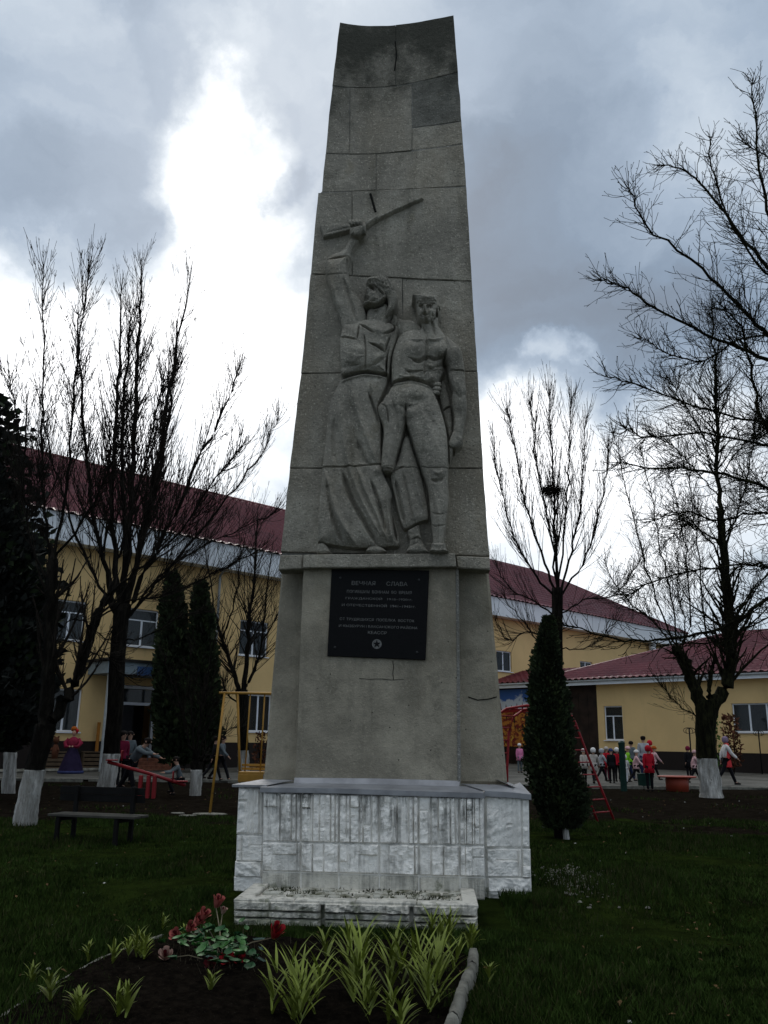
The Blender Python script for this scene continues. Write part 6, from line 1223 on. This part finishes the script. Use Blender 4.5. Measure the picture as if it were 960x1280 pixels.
# artificial bouquet
bq = empty('artificial_bouquet', tuple(gpt(270, 1200))); tag(bq, 'heap of faded red and bright red artificial flowers with green leaves on the soil', 'bouquet')
bo = np.array(bq.location)
R = np.random.default_rng(21)
def flower(c, d, r, h, mat, inner='dark_red_petal'):
    c = np.array(c)-bo; d = nrm(np.array(d, float)); s = nrm(np.cross(d, [.3, .2, 1.])); t = np.cross(d, s)
    fl = MB()
    for ring, (rr, hh, npet) in enumerate(((1., 1., 5), (.72, 1.08, 4), (.42, 1.05, 3))):
        for k in range(npet):
            a0 = 2*math.pi*k/npet+ring*.6; V = []; 
            for j in range(5):
                u = j/4; rad = r*rr*(.35+.75*u**.7)*(1+.12*(u > .8)); ww = (1.35*math.pi/npet)*(1-.22*u**4)
                for m_ in (-1, -.4, .4, 1): a = a0+m_*ww*.62; V.append(tuple(c+(s*math.cos(a)+t*math.sin(a))*rad*(1-.06*abs(m_))+d*(h*hh*u-(abs(m_) == 1)*h*.06)))
            fl.add(V, [(j*4+q, j*4+q+1, j*4+q+5, j*4+q+4) for j in range(4) for q in range(3)], 0 if ring < 2 else 1)
    fl.tube([tuple(c-d*h*.15), tuple(c+d*h*.12)], [r*.2, r*.4], 8, 2); return fl.build('flower_head', [mat, inner, 'plant_leaf'], bq, True)
def stem(a, b): m = MB(); a = np.array(a)-bo; b = np.array(b)-bo; m.tube([tuple(a), tuple((a+b)/2+np.array([0, 0, .03])), tuple(b)], .004, 5); m.build('stem', 'dry_stem', bq)
def at(px, py, z=0.): # point above bed soil at height z under picture position
    p = atZ(px, py, z); return p
F_ = [(270, 1134, .27, (.35, -.3, 1), .034, .075, 'faded_petal'), (250, 1150, .24, (.5, -.3, .7), .034, .075, 'faded_petal'), (243, 1156, .21, (.55, -.35, .6), .032, .07, 'faded_petal'), (234, 1163, .18, (.5, -.4, .5), .030, .06, 'faded_petal'), (224, 1172, .13, (-.4, -.6, .5), .034, .06, 'faded_petal'), (207, 1198, .06, (.1, -.7, .7), .036, .06, 'pale_petal'),
      (342, 1172, .13, (.35, -.6, .75), .040, .10, 'red_petal'), (287, 1203, .06, (-.2, -.8, .6), .036, .07, 'red_petal'), (295, 1200, .08, (.3, -.8, .5), .034, .07, 'red_petal'), (264, 1208, .05, (0, -.9, .5), .030, .06, 'dark_red_petal'), (278, 1142, .22, (.3, -.2, 1), .022, .04, 'pale_petal')]
for px, py, z, d, r, h, mt in F_: p = at(px, py, z); flower(p, d, r*1.2, h*1.15, mt); stem(p, at(272+R.uniform(-12, 12), 1200+R.uniform(-6, 6), .04))
for i in range(90):     # broad green leaves
    px = R.normal(272, 26); py = R.normal(1180, 14); z = R.uniform(.05, .2); c = at(px, py, z)-bo; a = R.uniform(0, 6.28); d = nrm(np.array([math.cos(a), math.sin(a)-.2, R.uniform(-.2, .7)])); s = nrm(np.cross(d, [0, 0, 1])); n_ = np.cross(s, d); L = R.uniform(.05, .10); V = []
    for j, (u, w) in enumerate(((0, .05), (.25, .36), (.55, .42), (.8, .25), (1, .02))): V += [c+d*L*u-s*L*w+n_*L*.1, c+d*L*u-n_*L*.05*(j), c+d*L*u+s*L*w+n_*L*.1]
    mesh('leaf', V, [(3*j+q, 3*j+q+1, 3*j+q+4, 3*j+q+3) for j in range(4) for q in (0, 1)], 'plant_leaf' if i % 3 else 'dark_leaf', bq, True)
for k, (x, y) in enumerate(((325, 1185), (322, 1198), (258, 1196), (318, 1175))):    # pale fern sprays
    c = at(x, y, .07)-bo; m = MB(); a = -1.2+.5*k
    for j in range(9): p = c+np.array([math.cos(a), -.3, math.sin(a)*.5])*.009*j; m.tube([p, p+np.array([.016, -.004, .012])], [.0035, .001], 4); m.tube([p, p+np.array([-.012, -.004, .014])], [.0035, .001], 4)
    o = m.build('fern_spray', 'fern_leaf', bq); o['kind'] = 'stuff'
V = []; F = []
for i in range(260):    # dry stalks
    px = R.normal(268, 30); py = R.normal(1200, 13); c = at(px, py, .01)-bo; d = np.array([R.normal()*.05, R.normal()*.03, R.uniform(.03, .15)]); b = len(V); V += [c, c+[.003, 0, 0], c+d]; F.append((b, b+1, b+2))
o = mesh('dry_stalks', V, F, 'dry_stem', bq); o['kind'] = 'stuff'

# ------------------------------------------------------------ grass, weeds, litter
def blades(name, n, area, hmin, hmax, mats, seed, dens=None, w=.0045, kind='stuff', lean=.35):
    R = np.random.default_rng(seed); y = area[2]+(area[3]-area[2])*R.random(n)**1.25; x = R.uniform(-1, 1, n)*(y*.52+.4)
    if area[0] is not None: x = R.uniform(area[0], area[1], n)
    keep = np.ones(n, bool)
    xl = np.interp(y, [b for a, b in bedL], [a for a, b in bedL]); xr = np.interp(y, [b for a, b in bedR], [a for a, b in bedR])+.05
    inbed = (x > xl) & (x < xr) & (y < 7.35); keep &= ~inbed | (R.random(n) < .22+.45*(np.sin(x*5+y*3)+np.sin(y*7-x*2) > .3)+.45*(y > 7.2))
    lx_ = (x-(-.1)); keep &= ~((x > -1.45) & (x < 1.16-.0) & (y > 8.02) & (y < 10.6)); keep &= ~((x > 1.0) & (x < 1.6) & (y > 9.05) & (y < 10.6))
    pat = np.sin(x*1.7+y*.9)+np.sin(x*.8-y*2.1+1)+.6*np.sin(x*4.3+y*3.1); soilz = np.clip((y-13.5)/6, 0, 1); keep &= (pat+R.normal(size=n)*.7) > (-1.6+3.4*soilz)
    x, y = x[keep], y[keep]; pat = pat[keep]; n = len(x); z = np.array([gz(0, q) for q in y])-.005
    h = R.uniform(hmin, hmax, n)*(1+.25*pat)*1.; a = R.uniform(0, 6.28, n); l = R.normal(size=(n, 2))*lean; wd = w*(1+y*.06)
    V = np.zeros((n, 3, 3)); V[:, 0] = np.stack([x-wd*np.cos(a), y-wd*np.sin(a), z], -1); V[:, 1] = np.stack([x+wd*np.cos(a), y+wd*np.sin(a), z], -1); V[:, 2] = np.stack([x+l[:, 0]*h, y+l[:, 1]*h, z+np.maximum(h, .01)], -1)
    big = np.sin(x*.55+1.3)*np.sin(y*.8)+.6*np.sin(x*2.3-y*1.1); h = h*(1+.3*np.clip(big, -1, 1)); V[:, 2, 2] = z+np.maximum(h, .008); mi = (R.random(n) < np.where(big > .55, .30, np.where(pat > 1., .16, .05))).astype(int); o = mesh(name, V.reshape(-1, 3), np.arange(n*3).reshape(-1, 3), mats, None, False, mi); tag(o, None, None, None, kind); return o
blades('lawn_grass', 230000, (None, None, 4.9, 17.5), .025, .075, ['grass_blade', 'grass_pale'], 1)
blades('lawn_grass', 26000, (None, None, 15, 27), .03, .06, ['grass_blade', 'grass_pale'], 2, w=.006)
blades('ledge_fringe_grass', 7000, (-1.6, 1.2, 7.7, 8.02), .02, .055, ['grass_blade', 'grass_pale'], 3)
blades('wall_fringe_grass', 2200, (1.12, 1.75, 8.75, 9.1), .03, .10, ['grass_blade', 'grass_pale'], 4, w=.006)
blades('wall_fringe_grass', 2500, (-1.9, -1.42, 8.3, 9.2), .03, .09, ['grass_blade', 'grass_pale'], 5)
R = np.random.default_rng(77)
def scatter(name, n, fn, size, mat, seed, label=None):
    R = np.random.default_rng(seed); V = []; F = []
    for i in range(n):
        x, y = fn(R); s = size*R.uniform(.5, 1.6); z = gz(x, y)+.004; b = len(V); k = 6
        ring = [(x+s*math.cos(a)*R.uniform(.7, 1.2), y+s*math.sin(a)*R.uniform(.6, 1.1), z) for a in np.linspace(0, 2*math.pi, k+1)[:-1]]; top = [(x+(p[0]-x)*.65, y+(p[1]-y)*.65, z+s*R.uniform(.25, .6)) for p in ring]
        V += ring+top; F += [(b+i_, b+(i_+1) % k, b+k+(i_+1) % k, b+k+i_) for i_ in range(k)]+[tuple(b+k+i_ for i_ in range(k))]
    o = mesh(name, V, F, mat); o['kind'] = 'stuff'
scatter('gravel', 420, lambda R: (2.15+R.normal()*.16+0, 10.1+R.normal()*.5), .018, 'kerb_concrete', 1)
scatter('soil_clods', 900, lambda R: (R.uniform(-1.95, .45), R.uniform(5.1, 7.5)), .013, 'bed_soil', 2)
def tz(R):
    while True:
        y = R.uniform(5.5, 24); x = R.uniform(-1, 1)*y*.45
        if not (-1.7 < x < 1.7 and 7.8 < y < 11): return x, y
scatter('fallen_litter', 70, tz, .014, 'litter', 3)
simple('dead_leaf', (.09, .055, .025), .9, .5, 9, 0, .05)
V = []; F = []; R = np.random.default_rng(31)
for i in range(650):
    x, y = tz(R); z = gz(x, y)+R.uniform(.006, .04); a = R.uniform(0, 6.28); s_ = R.uniform(.012, .03); u = np.array([math.cos(a), math.sin(a), R.normal()*.3])*s_; v = np.array([-math.sin(a), math.cos(a), R.normal()*.3])*s_*.5; p = np.array([x, y, z]); b = len(V); V += [p-u, p-v+[0, 0, s_*.2], p+u, p+v+[0, 0, s_*.2]]; F.append((b, b+1, b+2, b+3))
o = mesh('dead_leaves', V, F, 'dead_leaf'); o['kind'] = 'stuff'
# flat concrete pads under the swing
for px, py, s, lab in ((262, 1018, .35, 'pale concrete pad at the foot of the yellow swing'), (235, 1020, .18, 'small broken concrete piece lying left of the swing'), (222, 1017, .14, 'thin concrete scrap farthest left of the swing')):
    q = gpt(px, py); g = MB(); g.lathe([(s, -.03), (s*.96, .015), (s*.85, .02)], n=9, sy=.6); o = g.build('concrete_pad', 'kerb_concrete', None); o.location = q; tag(o, lab, 'concrete pad')
